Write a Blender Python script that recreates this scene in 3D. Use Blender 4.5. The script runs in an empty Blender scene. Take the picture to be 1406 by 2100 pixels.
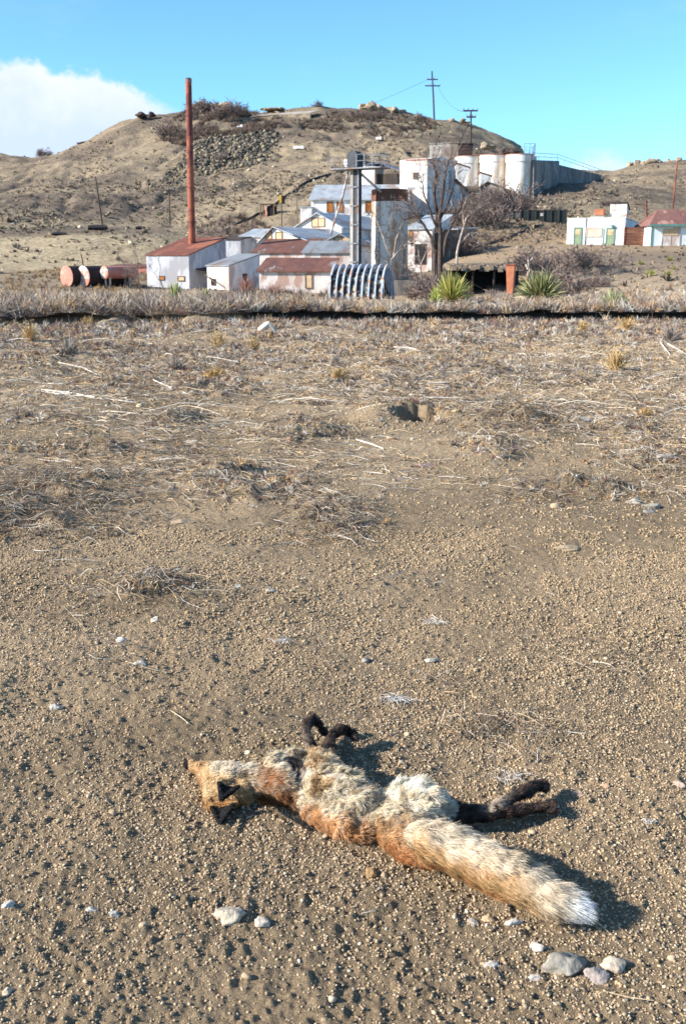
import bpy, bmesh, math, random
import numpy as np
from mathutils import Vector, Matrix, kdtree
R = math.radians
random.seed(7)
rng = np.random.default_rng(11)
scene = bpy.context.scene
COL = scene.collection

# ------------------------------------------------------------------ camera
FPX = 24.0 / 23.6 * 2100.0          # focal length in photo pixels (1406 x 2100)
CAMH = 1.35
PITCH = math.atan(520.0 / FPX)
CP, SP = math.cos(PITCH), math.sin(PITCH)
cam = bpy.data.cameras.new('camera')
camo = bpy.data.objects.new('camera', cam)
COL.objects.link(camo)
camo.location = (0, 0, CAMH)
camo.rotation_euler = (math.pi / 2 - PITCH, 0, 0)
cam.sensor_fit = 'VERTICAL'
cam.sensor_height = 23.6
cam.lens = 24.0
cam.clip_end = 9000
cam.clip_start = 0.05
cam.dof.use_dof = True
cam.dof.focus_distance = 3.6
cam.dof.aperture_fstop = 8.0
scene.camera = camo

# ------------------------------------------------------------------ sky, sun, exposure
SUNAZ = math.atan2(-0.965, -0.26)     # clockwise from +Y
SUNEL = R(27)
sdir = Vector((math.cos(SUNEL) * math.sin(SUNAZ), math.cos(SUNEL) * math.cos(SUNAZ), math.sin(SUNEL)))
world = bpy.data.worlds.new('World')
scene.world = world
world.use_nodes = True
scene.view_settings.view_transform = 'Standard'
scene.view_settings.look = 'None'
scene.view_settings.exposure = 1.1
scene.view_settings.gamma = 1.0
sun = bpy.data.lights.new('sun', 'SUN')
sun.energy = 4.7
sun.angle = R(0.5)
sun.color = (1.0, 0.94, 0.85)
suno = bpy.data.objects.new('sun', sun)
COL.objects.link(suno)
suno.rotation_euler = (-sdir).to_track_quat('-Z', 'Y').to_euler()


def ray(u, v):
    xc = (u - 703.0) / FPX
    yc = (1050.0 - v) / FPX
    return np.array([xc + 0 * yc, CP + yc * SP + 0 * xc, -SP + yc * CP + 0 * xc])


def build_world():
    nt = world.node_tree
    N, L = nt.nodes, nt.links
    N.clear()
    out = N.new('ShaderNodeOutputWorld')
    bg = N.new('ShaderNodeBackground')
    bg.inputs[1].default_value = 0.105
    L.new(bg.outputs[0], out.inputs[0])
    sky = N.new('ShaderNodeTexSky')
    sky.sky_type = 'NISHITA'
    sky.sun_disc = False
    sky.sun_elevation = SUNEL
    sky.sun_rotation = SUNAZ % (2 * math.pi)
    sky.altitude = 1500
    sky.air_density = 1.0
    sky.dust_density = 0.6
    sky.ozone_density = 1.2
    tint = N.new('ShaderNodeMix')
    tint.data_type = 'RGBA'
    tint.blend_type = 'MULTIPLY'
    tint.inputs[0].default_value = 1
    L.new(sky.outputs[0], tint.inputs[6])
    tint.inputs[7].default_value = (0.58, 0.95, 1.18, 1)
    tc = N.new('ShaderNodeTexCoord')
    sep = N.new('ShaderNodeSeparateXYZ')
    L.new(tc.outputs['Generated'], sep.inputs[0])

    def m(op, a, b=None, c=None):
        n = N.new('ShaderNodeMath')
        n.operation = op
        for i, q in enumerate((a, b, c)):
            if q is None:
                continue
            if isinstance(q, (int, float)):
                n.inputs[i].default_value = q
            else:
                L.new(q, n.inputs[i])
        return n.outputs[0]
    ysafe = m('MAXIMUM', sep.outputs[1], 0.05)
    az = m('DIVIDE', sep.outputs[0], ysafe)
    el = m('DIVIDE', sep.outputs[2], ysafe)

    def noise(scale, detail, rough, sx=1.0, sy=1.0):
        comb = N.new('ShaderNodeCombineXYZ')
        L.new(m('MULTIPLY', az, sx), comb.inputs[0])
        L.new(m('MULTIPLY', el, sy), comb.inputs[1])
        n = N.new('ShaderNodeTexNoise')
        n.inputs['Scale'].default_value = scale
        n.inputs['Detail'].default_value = detail
        n.inputs['Roughness'].default_value = rough
        L.new(comb.outputs[0], n.inputs['Vector'])
        return n.outputs[0]

    def top(pts, deg):
        ks, es = [], []
        for u, v in pts:
            d = ray(u, v)
            ks.append(d[0] / d[1]); es.append(d[2] / d[1])
        return np.polyfit(ks, es, deg)
    c = top([(-300, 132), (0, 124), (95, 132), (190, 146), (250, 164), (300, 190), (340, 215), (400, 255), (480, 310)], 3)
    t = m('MULTIPLY_ADD', az, float(c[0]), float(c[1]))
    t = m('MULTIPLY_ADD', az, t, float(c[2]))
    t = m('MULTIPLY_ADD', az, t, float(c[3]))
    nz = noise(30, 8, 0.66)
    d1 = m('SUBTRACT', t, el)
    d1 = m('MULTIPLY_ADD', m('SUBTRACT', nz, 0.5), 0.050, d1)
    mr = N.new('ShaderNodeMapRange'); mr.interpolation_type = 'SMOOTHSTEP'
    L.new(d1, mr.inputs[0])
    mr.inputs[1].default_value = -0.003; mr.inputs[2].default_value = 0.010
    # fade toward the right end of the bank
    fr = N.new('ShaderNodeMapRange'); fr.interpolation_type = 'SMOOTHSTEP'
    L.new(az, fr.inputs[0])
    fr.inputs[1].default_value = -0.125; fr.inputs[2].default_value = -0.185
    fr.inputs[3].default_value = 0.0; fr.inputs[4].default_value = 1.0
    m1 = m('MULTIPLY', mr.outputs[0], fr.outputs[0])
    # low clouds right
    c2 = top([(1150, 350), (1180, 315), (1215, 303), (1260, 325), (1320, 345)], 2)
    t2 = m('MULTIPLY_ADD', az, float(c2[0]), float(c2[1]))
    t2 = m('MULTIPLY_ADD', az, t2, float(c2[2]))
    nz2 = noise(60, 5, 0.6)
    d2 = m('MULTIPLY_ADD', m('SUBTRACT', nz2, 0.5), 0.030, m('SUBTRACT', t2, el))
    mr2 = N.new('ShaderNodeMapRange'); mr2.interpolation_type = 'SMOOTHSTEP'
    L.new(d2, mr2.inputs[0])
    mr2.inputs[1].default_value = -0.004; mr2.inputs[2].default_value = 0.014
    mr2.inputs[4].default_value = 0.55
    m2 = mr2.outputs[0]
    # faint veil of cirrus
    nz3 = noise(7, 5, 0.6, 0.6, 1.6)
    mr3 = N.new('ShaderNodeMapRange'); mr3.interpolation_type = 'SMOOTHSTEP'
    L.new(nz3, mr3.inputs[0])
    mr3.inputs[1].default_value = 0.52; mr3.inputs[2].default_value = 0.85
    mr3.inputs[4].default_value = 0.20
    cov = m('MAXIMUM', m('MAXIMUM', m1, m2), mr3.outputs[0])
    front = m('GREATER_THAN', sep.outputs[1], 0.1)
    cov = m('MULTIPLY', m('MULTIPLY', cov, front), 0.96)
    # cloud shade: brighter towards the top edge
    sh = N.new('ShaderNodeMapRange')
    L.new(m('MULTIPLY_ADD', m('SUBTRACT', noise(14, 5, 0.6), 0.5), 0.10, d1), sh.inputs[0])
    sh.inputs[1].default_value = 0.0; sh.inputs[2].default_value = 0.055
    cc = N.new('ShaderNodeMix'); cc.data_type = 'RGBA'
    L.new(sh.outputs[0], cc.inputs[0])
    cc.inputs[6].default_value = (4.5, 4.7, 5.0, 1)
    cc.inputs[7].default_value = (3.3, 3.9, 4.95, 1)
    mx = N.new('ShaderNodeMix'); mx.data_type = 'RGBA'
    L.new(cov, mx.inputs[0])
    L.new(tint.outputs[2], mx.inputs[6])
    L.new(cc.outputs[2], mx.inputs[7])
    L.new(mx.outputs[2], bg.inputs[0])


build_world()

# ------------------------------------------------------------------ numpy noise


def _h(ix, iy, iz, s):
    a = (ix.astype(np.int64) * 374761393 + iy.astype(np.int64) * 668265263 + iz.astype(np.int64) * 2147483647 + s * 974634777) & 0xffffffff
    a = ((a ^ (a >> 13)) * 1274126177) & 0xffffffff
    a = a ^ (a >> 16)
    return (a & 0xffffff).astype(np.float64) / 0xffffff * 2 - 1


def noise2(x, y, s=0):
    ix, iy = np.floor(x), np.floor(y)
    fx, fy = x - ix, y - iy
    fx = fx * fx * (3 - 2 * fx); fy = fy * fy * (3 - 2 * fy)
    z = np.zeros_like(ix)
    a = _h(ix, iy, z, s); b = _h(ix + 1, iy, z, s); c = _h(ix, iy + 1, z, s); d = _h(ix + 1, iy + 1, z, s)
    return (a * (1 - fx) + b * fx) * (1 - fy) + (c * (1 - fx) + d * fx) * fy


def noise3(x, y, z, s=0):
    ix, iy, iz = np.floor(x), np.floor(y), np.floor(z)
    fx, fy, fz = x - ix, y - iy, z - iz
    fx = fx * fx * (3 - 2 * fx); fy = fy * fy * (3 - 2 * fy); fz = fz * fz * (3 - 2 * fz)
    def pl(k):
        return (_h(ix, iy, iz + k, s) * (1 - fx) + _h(ix + 1, iy, iz + k, s) * fx) * (1 - fy) + \
               (_h(ix, iy + 1, iz + k, s) * (1 - fx) + _h(ix + 1, iy + 1, iz + k, s) * fx) * fy
    return pl(0) * (1 - fz) + pl(1) * fz


def fbm(x, y, sc, octs=4, s=0, gain=0.5):
    v = 0; a = 1.0; f = 1.0 / sc; t = 0
    for i in range(octs):
        c, sn = math.cos(i * 1.1 + .3), math.sin(i * 1.1 + .3)
        v = v + a * noise2((x * c - y * sn) * f + 17.3 * i, (x * sn + y * c) * f - 9.1 * i, s + i)
        t += a; a *= gain; f *= 2.03
    return v / t


def sstep(a, b, x):
    t = np.clip((x - a) / (b - a), 0, 1)
    return t * t * (3 - 2 * t)

# ------------------------------------------------------------------ photo geometry helpers


def proj(x, y, z):
    zz = z - CAMH
    dep = y * CP - zz * SP
    up = y * SP + zz * CP
    return 703 + FPX * x / dep, 1050 - FPX * up / dep


def P(u, v, Y):
    d = ray(float(u), float(v))
    t = Y / d[1]
    return Vector((d[0] * t, Y, CAMH + d[2] * t))


def GH(u, v, h=0.0):
    d = ray(float(u), float(v))
    t = (h - CAMH) / d[2]
    return Vector((d[0] * t, d[1] * t, h))

# ------------------------------------------------------------------ terrain


def zst(Y, uv):
    ks, zs = [], []
    for u, v in uv:
        p = P(u, v, Y)
        ks.append(p.x / p.y); zs.append(p.z)
    return np.array(ks), np.array(zs)


def zdirect(uz):
    ks = [(u - 703) / FPX * CP for u, z in uz]
    return np.array(ks), np.array([z for u, z in uz])


SIL = [(-900, 330), (-300, 322), (0, 312), (60, 321), (100, 318), (150, 300), (200, 275), (250, 248), (290, 238), (340, 234), (380, 226),
       (400, 214), (440, 211), (480, 218), (495, 226), (520, 230), (560, 224), (620, 219), (660, 213), (740, 221), (775, 222), (830, 230),
       (890, 246), (930, 246), (980, 259), (1020, 274), (1050, 290), (1068, 300), (1080, 326), (1130, 345), (1200, 347), (1235, 352),
       (1260, 350), (1300, 338), (1340, 332), (1406, 326), (1700, 300), (2300, 290)]
ST = [
    (0.0, None), (34.0, None),
    (55.0, zdirect([(0, -.9), (900, -1.1), (1100, -.9), (1400, -.5)])),
    (75.0, zdirect([(0, -1.7), (900, -1.95), (1000, -1.9), (1100, -1.4), (1400, -.6)])),
    (90.0, zst(90, [(-300, 594), (0, 594), (200, 597), (400, 599), (600, 606), (900, 608), (960, 600), (1050, 590), (1150, 572), (1300, 560), (1400, 552)])),
    (100.0, zst(100, [(0, 588), (200, 593), (400, 595), (600, 600), (800, 600), (900, 585), (945, 550), (1050, 546), (1150, 540), (1300, 530), (1400, 525)])),
    (110.0, zst(110, [(0, 575), (200, 588), (400, 592), (700, 590), (880, 570), (930, 535), (1050, 520), (1150, 506), (1250, 504), (1406, 506), (1800, 506)])),
    (125.0, zst(125, [(0, 552), (150, 549), (300, 549), (400, 572), (700, 560), (900, 530), (1000, 508), (1150, 501), (1406, 502), (1800, 500)])),
    (145.0, zst(145, [(-300, 500), (0, 492), (200, 480), (330, 482), (430, 500), (550, 500), (700, 470), (850, 450), (950, 450), (1100, 456), (1160, 462), (1250, 468), (1406, 468)])),
    (185.0, zst(185, [(-300, 450), (0, 440), (200, 440), (350, 452), (450, 430), (600, 400), (750, 375), (850, 385), (930, 385), (1095, 397), (1230, 392), (1406, 410)])),
    (230.0, zst(230, [(-300, 400), (0, 395), (200, 370), (330, 365), (450, 350), (600, 330), (750, 310), (850, 300), (950, 320), (1060, 352), (1095, 362), (1250, 366), (1406, 368)])),
    (270.0, zst(270, [(-300, 362), (0, 355), (200, 320), (330, 290), (450, 270), (600, 262), (750, 262), (850, 268), (950, 285), (1050, 315), (1080, 345), (1250, 356), (1406, 347)])),
    (300.0, zst(300, SIL)),
]
KG = np.linspace(-1.2, 1.2, 1201)
YG = np.concatenate([np.arange(0, 420, 1.0), [600, 1200, 9000]])
cols = []
for Yv, d in ST:
    cols.append(np.zeros_like(KG) if d is None else np.interp(KG, d[0], d[1]))
ys = [s[0] for s in ST] + [345.0, 420.0, 9001.0]
cols += [cols[-1] - 9, cols[-1] * 0.3 - 5, cols[-1] * 0 - 6]
cols = np.array(cols)
ZG = np.empty((len(KG), len(YG)))
for i in range(len(KG)):
    ZG[i] = np.interp(YG, ys, cols[:, i])
ker = np.ones(7) / 7
for i in range(len(KG)):
    s_ = np.convolve(ZG[i, :420], ker, 'same')
    w = sstep(36, 42, YG[:420]) * (1 - sstep(405, 412, YG[:420]))
    w *= 1 - sstep(291, 296, YG[:420]) * (1 - sstep(304, 309, YG[:420])) * .8
    ZG[i, :420] = s_ * w + ZG[i, :420] * (1 - w)

HOLE = GH(878, 856)
MATS_PX = [(100, 1020, 150, 45, 1500, .72), (40, 1080, 100, 40, 800, .7), (360, 862, 48, 14, 260, .8), (690, 1060, 80, 28, 420, .75), (700, 1075, 60, 20, 200, .7),
           (560, 1010, 110, 30, 320, .8), (470, 985, 120, 20, 260, .85), (1080, 865, 110, 28, 900, .7), (1000, 920, 60, 22, 200, .8), (1290, 880, 60, 16, 240, .8),
           (320, 1222, 70, 14, 60, .8), (1200, 1010, 140, 16, 240, .6), (160, 925, 200, 14, 240, .65), (860, 850, 70, 26, 240, .7), (620, 890, 100, 20, 260, .8),
           (1340, 940, 80, 22, 260, .75), (250, 800, 90, 20, 500, .8), (430, 800, 90, 20, 400, .8), (1180, 780, 120, 20, 500, .8), (980, 760, 100, 18, 400, .8), (90, 740, 90, 18, 400, .8)]
MATS_W = []
for _q in MATS_PX:
    _c = GH(_q[0], _q[1]); _e = GH(_q[0] + _q[2], _q[1]); _n = GH(_q[0], _q[1] - _q[3])
    MATS_W.append((_c.x, _c.y, abs(_e.x - _c.x), abs(_n.y - _c.y)))


def ditch_y(x):
    k = x / 24.0
    u = 703 + k * FPX / CP
    near = np.interp(u, [-400, 0, 400, 560, 800, 1406, 1800], [21.2, 21.6, 22.6, 23.4, 23.6, 23.6, 23.6])
    return near


def ditch_g(x):
    return np.maximum(sstep(-3.2, -1.6, x), sstep(-.05, .3, fbm(x, x * 0 + 2, 1.1, 3, 66)) * .55)


def Hbase(x, y):
    yy = np.maximum(y, 0.001)
    k = np.clip(x / yy, -1.199, 1.199)
    k = np.where(y < 30, 0, k)
    fi = (k + 1.2) / 0.002
    i0 = np.clip(np.floor(fi).astype(int), 0, len(KG) - 2)
    fk = fi - i0
    yc = np.clip(y, 0, 8999)
    j0 = np.clip(np.searchsorted(YG, yc, side='right') - 1, 0, len(YG) - 2)
    fy = (yc - YG[j0]) / (YG[j0 + 1] - YG[j0])
    z = (ZG[i0, j0] * (1 - fk) + ZG[i0 + 1, j0] * fk) * (1 - fy) + (ZG[i0, j0 + 1] * (1 - fk) + ZG[i0 + 1, j0 + 1] * fk) * fy
    # roughness growing with the distance
    r = np.hypot(x, y)
    z = z + fbm(x, y, 22, 5, 3, .55) * 1.5 * sstep(125, 200, r) * (1 - .6 * sstep(280, 299, r) * (1 - sstep(301, 330, r)))
    z = z + fbm(x, y, 3.5, 4, 9, .6) * .6 * sstep(120, 190, r) - (np.maximum(.16 - np.abs(fbm(x, y * .45, 13, 4, 14, .55)), 0) * 5) * sstep(165, 215, r) * (1 - sstep(270, 295, r))
    z = z + fbm(x, y, 4, 4, 5) * .12 * sstep(26, 45, r)
    # near undulation
    dn = ditch_y(x) + fbm(x, x * 0, 1.5, 3, 61) * .35 * (1 - .6 * sstep(-3, 0, x))
    nr = (1 - sstep(60, 120, r)) * (1 - .85 * np.exp(-((y - dn + .6) / 1.6) ** 2))
    z = z + nr * (fbm(x, y, 1.4, 3, 21) * .036 + fbm(x, y, .42, 3, 31, .6) * .020 * (1 - sstep(20, 30, r)))
    # litter hummocks farther off
    z = z + nr * (1 - sstep(70, 90, r)) * sstep(7, 14, r) * np.maximum(fbm(x, y, .8, 3, 44, .6), 0) * .12
    mm = np.zeros_like(z)
    for (cx, cy, rx, ry) in MATS_W:
        mm = np.maximum(mm, np.exp(-((x - cx) / rx) ** 2 - ((y - cy) / ry) ** 2))
    z = z + mm * (np.maximum(fbm(x, y, .30, 3, 47, .7) + .1, 0) * .13 + .015)
    # ditch
    wdt = 2.9 + fbm(x, x * 0 + 5, 2.0, 3, 62) * .5 * (1 - .7 * sstep(-2.5, -1, x))
    s = (y - dn)
    prof = sstep(0, .18, s) * (1 - sstep(wdt - .25, wdt, s))
    z = z - .75 * prof * ditch_g(x)
    bank = np.exp(-((s - wdt - .6) / .5) ** 2) * (.055 + .06 * fbm(x, y, .9, 3, 67, .6)) - np.exp(-((s + .0) / .5) ** 2) * .03
    z = z + bank
    # spoil mound on the left far lip and a small one on the right
    for (u, v, Y, rx, ry, hh) in ((460, 640, 26.8, 1.3, .6, .12), (330, 645, 26.6, 1.2, .6, .08), (1160, 626, 30, .9, .8, .24)):
        c = P(u, v, Y)
        z = z + hh * np.exp(-((x - c.x) / rx) ** 2 - ((y - c.y) / ry) ** 2)
    # burrow
    dx = (x - HOLE.x + .03) / .33; dy = (y - HOLE.y) / .50
    rr = np.sqrt(dx * dx + dy * dy) + fbm(x, y, .15, 2, 71) * .25
    z = z - .55 * (1 - sstep(.70, .98, rr))
    z = z + .07 * np.exp(-((x - HOLE.x + .44) / .18) ** 2 - ((y - HOLE.y) / .6) ** 2)  # raised left rim, added to lengthen the shadow in the hole
    dx2 = (x - HOLE.x - .42) / .35; dy2 = (y - HOLE.y + .1) / .5
    z = z + .045 * np.exp(-dx2 ** 2 - dy2 ** 2)
    # flatter where the carcass lies
    return z


def crumbs(x, y):
    r = np.hypot(x, y)
    w = 1 - sstep(9, 22, r)
    a = fbm(x, y, .06, 3, 81, .6)
    b = noise2(x / .017, y / .017, 91)
    b2 = noise2(x / .0085 + 3, y / .0085, 92)
    rough = .55 + .45 * sstep(-.3, .4, fbm(x, y, .5, 3, 95))
    return w * (a * .0075 + rough * (np.maximum(b, 0) ** 1.3 * .0095 + np.maximum(b2, 0) * .0052) + np.minimum(b, -.4) * .003)


def H(x, y):
    x = np.asarray(x, float); y = np.asarray(y, float)
    return Hbase(x, y) + crumbs(x, y)


def Hs(x, y):
    return float(Hbase(np.array([x]), np.array([y]))[0])


def hit(u, v, ymin=20.0):
    """first terrain point on the sight line through a photo pixel"""
    u = np.atleast_1d(np.asarray(u, float)); v = np.atleast_1d(np.asarray(v, float))
    d = ray(u, v)
    res = np.full((len(u), 3), np.nan)
    done = np.zeros(len(u), bool)
    Ys = np.concatenate([np.arange(ymin, 60, .25), np.arange(60, 340, .5)])
    for Y in Ys:
        t = Y / d[1]
        x = d[0] * t; z = CAMH + d[2] * t
        h = Hbase(x, np.full_like(x, Y))
        m_ = (~done) & (h >= z)
        res[m_, 0] = x[m_]; res[m_, 1] = Y; res[m_, 2] = h[m_]
        done |= m_
        if done.all():
            break
    return res


def hit1(u, v, ymin=20.0):
    for dv in range(0, 60, 2):
        r_ = hit([u], [v + dv], ymin)[0]
        if not np.isnan(r_[0]):
            return Vector(r_)
    return P(u, v, 300)

# ------------------------------------------------------------------ mesh helpers


def np_mesh(name, V, F, smooth=False, col=None, mat=None):
    """F: (n,3|4) int array or list of such arrays"""
    me = bpy.data.meshes.new(name)
    V = np.asarray(V, np.float32)
    Fs = F if isinstance(F, list) else [F]
    me.vertices.add(len(V)); me.vertices.foreach_set('co', V.ravel())
    nl = sum(f.size for f in Fs); npoly = sum(len(f) for f in Fs)
    me.loops.add(nl); me.loops.foreach_set('vertex_index', np.concatenate([f.ravel() for f in Fs]).astype(np.int32))
    me.polygons.add(npoly)
    tot = np.concatenate([np.full(len(f), f.shape[1], np.int32) for f in Fs])
    st = np.concatenate([[0], np.cumsum(tot)[:-1]]).astype(np.int32)
    me.polygons.foreach_set('loop_start', st)
    me.polygons.foreach_set('loop_total', tot)
    if smooth:
        me.polygons.foreach_set('use_smooth', np.ones(npoly, bool))
    if col is not None:
        a = me.color_attributes.new('Col', 'FLOAT_COLOR', 'POINT')
        c = np.ones((len(V), 4), np.float32); c[:, :3] = col
        a.data.foreach_set('color', c.ravel())
    me.update(calc_edges=True)
    if mat:
        me.materials.append(mat)
    return me


def link(o, parent=None):
    COL.objects.link(o)
    if parent is not None:
        o.parent = parent
    return o


def tag(o, label=None, cat=None, group=None, kind=None):
    if label: o['label'] = label
    if cat: o['category'] = cat
    if group: o['group'] = group
    if kind: o['kind'] = kind
    return o


def empty(name, loc, rz=0.0, label=None, cat=None, group=None):
    o = bpy.data.objects.new(name, None)
    o.empty_display_size = .3
    link(o)
    o.location = loc
    o.rotation_euler = (0, 0, rz)
    return tag(o, label, cat, group)


class MB:
    def __init__(s):
        s.v = []; s.f = []

    def add(s, vs, fs):
        n = len(s.v)
        s.v += [tuple(q) for q in vs]
        s.f += [tuple(i + n for i in f) for f in fs]
        return s

    def box(s, x0, x1, y0, y1, z0, z1):
        vs = [(x0, y0, z0), (x1, y0, z0), (x1, y1, z0), (x0, y1, z0), (x0, y0, z1), (x1, y0, z1), (x1, y1, z1), (x0, y1, z1)]
        return s.add(vs, [(3, 2, 1, 0), (4, 5, 6, 7), (0, 1, 5, 4), (1, 2, 6, 5), (2, 3, 7, 6), (3, 0, 4, 7)])

    def prism(s, pts, off):
        """closed polygon (3D) swept by a vector"""
        n = len(pts)
        a = [Vector(p) for p in pts]; o = Vector(off)
        vs = a + [p + o for p in a]
        fs = [tuple(range(n)), tuple(range(2 * n - 1, n - 1, -1))]
        fs += [(i, i + n, (i + 1) % n + n, (i + 1) % n) for i in range(n)]
        return s.add(vs, fs)

    def tube(s, path, rad, n=8, caps=True):
        path = [Vector(p) for p in path]
        if not isinstance(rad, (list, tuple)):
            rad = [rad] * len(path)
        base = len(s.v)
        prevu = None
        for i, p in enumerate(path):
            t = (path[min(i + 1, len(path) - 1)] - path[max(i - 1, 0)]).normalized()
            if prevu is None:
                ref = Vector((0, 0, 1)) if abs(t.z) < .9 else Vector((1, 0, 0))
                uu = t.cross(ref).normalized()
            else:
                uu = (prevu - t * prevu.dot(t))
                uu = uu.normalized() if uu.length > 1e-5 else prevu
            prevu = uu
            w = t.cross(uu)
            for j in range(n):
                a = 2 * math.pi * j / n
                s.v.append(tuple(p + (uu * math.cos(a) + w * math.sin(a)) * rad[i]))
        for i in range(len(path) - 1):
            for j in range(n):
                a = base + i * n + j; b = base + i * n + (j + 1) % n
                s.f.append((a, b, b + n, a + n))
        if caps:
            s.f.append(tuple(base + j for j in range(n - 1, -1, -1)))
            e = base + (len(path) - 1) * n
            s.f.append(tuple(e + j for j in range(n)))
        return s

    def build(s, name, mat, parent=None, smooth=False, bevel=0):
        me = bpy.data.meshes.new(name)
        me.from_pydata(s.v, [], s.f)
        me.materials.append(mat)
        bm = bmesh.new(); bm.from_mesh(me)
        bmesh.ops.recalc_face_normals(bm, faces=bm.faces)
        bm.to_mesh(me); bm.free()
        if smooth:
            me.polygons.foreach_set('use_smooth', np.ones(len(me.polygons), bool))
            try:
                me.set_sharp_from_angle(angle=R(40))
            except Exception:
                pass
        o = bpy.data.objects.new(name, me)
        if bevel:
            b = o.modifiers.new('bevel', 'BEVEL'); b.width = bevel; b.segments = 2; b.limit_method = 'ANGLE'
        return link(o, parent)


def S(r, g, b):
    def f(c):
        c /= 255.0
        return c / 12.92 if c <= .04045 else ((c + .055) / 1.055) ** 2.4
    return (f(r), f(g), f(b), 1)

# ------------------------------------------------------------------ materials


MATS = {}


def mat(name, c1, c2=None, scale=1.5, rough=.85, metal=0.0, bump=.3, bscale=None, c3=None, c3amt=.5, c3scale=.6, stretch=(1, 1, 1), wave=None, spec=.3):
    """weathered surface: c1/c2 mottled, c3 in separate patches; object coordinates"""
    if name in MATS:
        return MATS[name]
    m_ = bpy.data.materials.new(name); MATS[name] = m_
    m_.use_nodes = True
    N, L = m_.node_tree.nodes, m_.node_tree.links
    b = N['Principled BSDF']
    b.inputs['Roughness'].default_value = rough
    b.inputs['Metallic'].default_value = metal
    b.inputs['Specular IOR Level'].default_value = spec
    tc = N.new('ShaderNodeTexCoord')
    mp = N.new('ShaderNodeMapping'); mp.inputs['Scale'].default_value = stretch
    L.new(tc.outputs['Object'], mp.inputs[0])
    def nz(sc, det, ro=.6):
        n = N.new('ShaderNodeTexNoise')
        n.inputs['Scale'].default_value = sc; n.inputs['Detail'].default_value = det; n.inputs['Roughness'].default_value = ro
        L.new(mp.outputs[0], n.inputs['Vector'])
        return n.outputs[0]
    def rng_(src, a, bb):
        r_ = N.new('ShaderNodeMapRange'); r_.interpolation_type = 'SMOOTHSTEP'
        L.new(src, r_.inputs[0]); r_.inputs[1].default_value = a; r_.inputs[2].default_value = bb
        return r_.outputs[0]
    def mix(f, a, bb):
        x = N.new('ShaderNodeMix'); x.data_type = 'RGBA'
        L.new(f, x.inputs[0])
        for i, q in ((6, a), (7, bb)):
            if isinstance(q, tuple): x.inputs[i].default_value = q
            else: L.new(q, x.inputs[i])
        return x.outputs[2]
    c2 = c2 or tuple(q * .8 for q in c1[:3]) + (1,)
    c = mix(rng_(nz(scale, 8), .35, .65), c1, c2)
    fine = nz(scale * 9, 5, .7)
    dk = tuple(q * .72 for q in c1[:3]) + (1,)
    f2 = N.new('ShaderNodeMath'); f2.operation = 'MULTIPLY'; L.new(rng_(fine, .5, .75), f2.inputs[0]); f2.inputs[1].default_value = .55
    c = mix(f2.outputs[0], c, dk)
    if c3:
        lo = .62 - .3 * c3amt
        c = mix(rng_(nz(c3scale, 9, .68), lo, lo + .07), c, c3)
    L.new(c, b.inputs['Base Color'])
    hgt = nz(bscale or scale * 6, 6)
    if wave:
        w = N.new('ShaderNodeTexWave'); w.bands_direction = wave[0]; w.inputs['Scale'].default_value = wave[1]
        L.new(tc.outputs['Object'], w.inputs['Vector'])
        ad = N.new('ShaderNodeMath'); ad.operation = 'MULTIPLY_ADD'
        L.new(w.outputs['Fac'], ad.inputs[0]); ad.inputs[1].default_value = 1.2; L.new(hgt, ad.inputs[2]); hgt = ad.outputs[0]
    bp = N.new('ShaderNodeBump'); bp.inputs['Strength'].default_value = bump; bp.inputs['Distance'].default_value = .03
    L.new(hgt, bp.inputs['Height']); L.new(bp.outputs[0], b.inputs['Normal'])
    return m_


def vmat(name, rough=.85, trans=0.0, bump=0.0, bscale=200, spec=.3):
    """colour from the mesh's own colour attribute"""
    if name in MATS:
        return MATS[name]
    m_ = bpy.data.materials.new(name); MATS[name] = m_
    m_.use_nodes = True
    N, L = m_.node_tree.nodes, m_.node_tree.links
    b = N['Principled BSDF']
    b.inputs['Roughness'].default_value = rough
    b.inputs['Specular IOR Level'].default_value = spec
    a = N.new('ShaderNodeVertexColor'); a.layer_name = 'Col'
    tc = N.new('ShaderNodeTexCoord')
    n = N.new('ShaderNodeTexNoise'); n.inputs['Scale'].default_value = bscale; n.inputs['Detail'].default_value = 4
    L.new(tc.outputs['Object'], n.inputs['Vector'])
    mr = N.new('ShaderNodeMapRange'); L.new(n.outputs[0], mr.inputs[0])
    mr.inputs[1].default_value = .3; mr.inputs[2].default_value = .7; mr.inputs[3].default_value = .78; mr.inputs[4].default_value = 1.12
    mx = N.new('ShaderNodeMix'); mx.data_type = 'RGBA'; mx.blend_type = 'MULTIPLY'; mx.inputs[0].default_value = 1
    L.new(a.outputs[0], mx.inputs[6]); L.new(mr.outputs[0], mx.inputs[7])
    L.new(mx.outputs[2], b.inputs['Base Color'])
    if bump:
        bp = N.new('ShaderNodeBump'); bp.inputs['Strength'].default_value = bump; bp.inputs['Distance'].default_value = .003
        L.new(n.outputs[0], bp.inputs['Height']); L.new(bp.outputs[0], b.inputs['Normal'])
    if trans:
        tr = N.new('ShaderNodeBsdfTranslucent'); L.new(mx.outputs[2], tr.inputs[0])
        ms = N.new('ShaderNodeMixShader'); ms.inputs[0].default_value = trans
        L.new(b.outputs[0], ms.inputs[1]); L.new(tr.outputs[0], ms.inputs[2])
        L.new(ms.outputs[0], N['Material Output'].inputs[0])
    return m_


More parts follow.
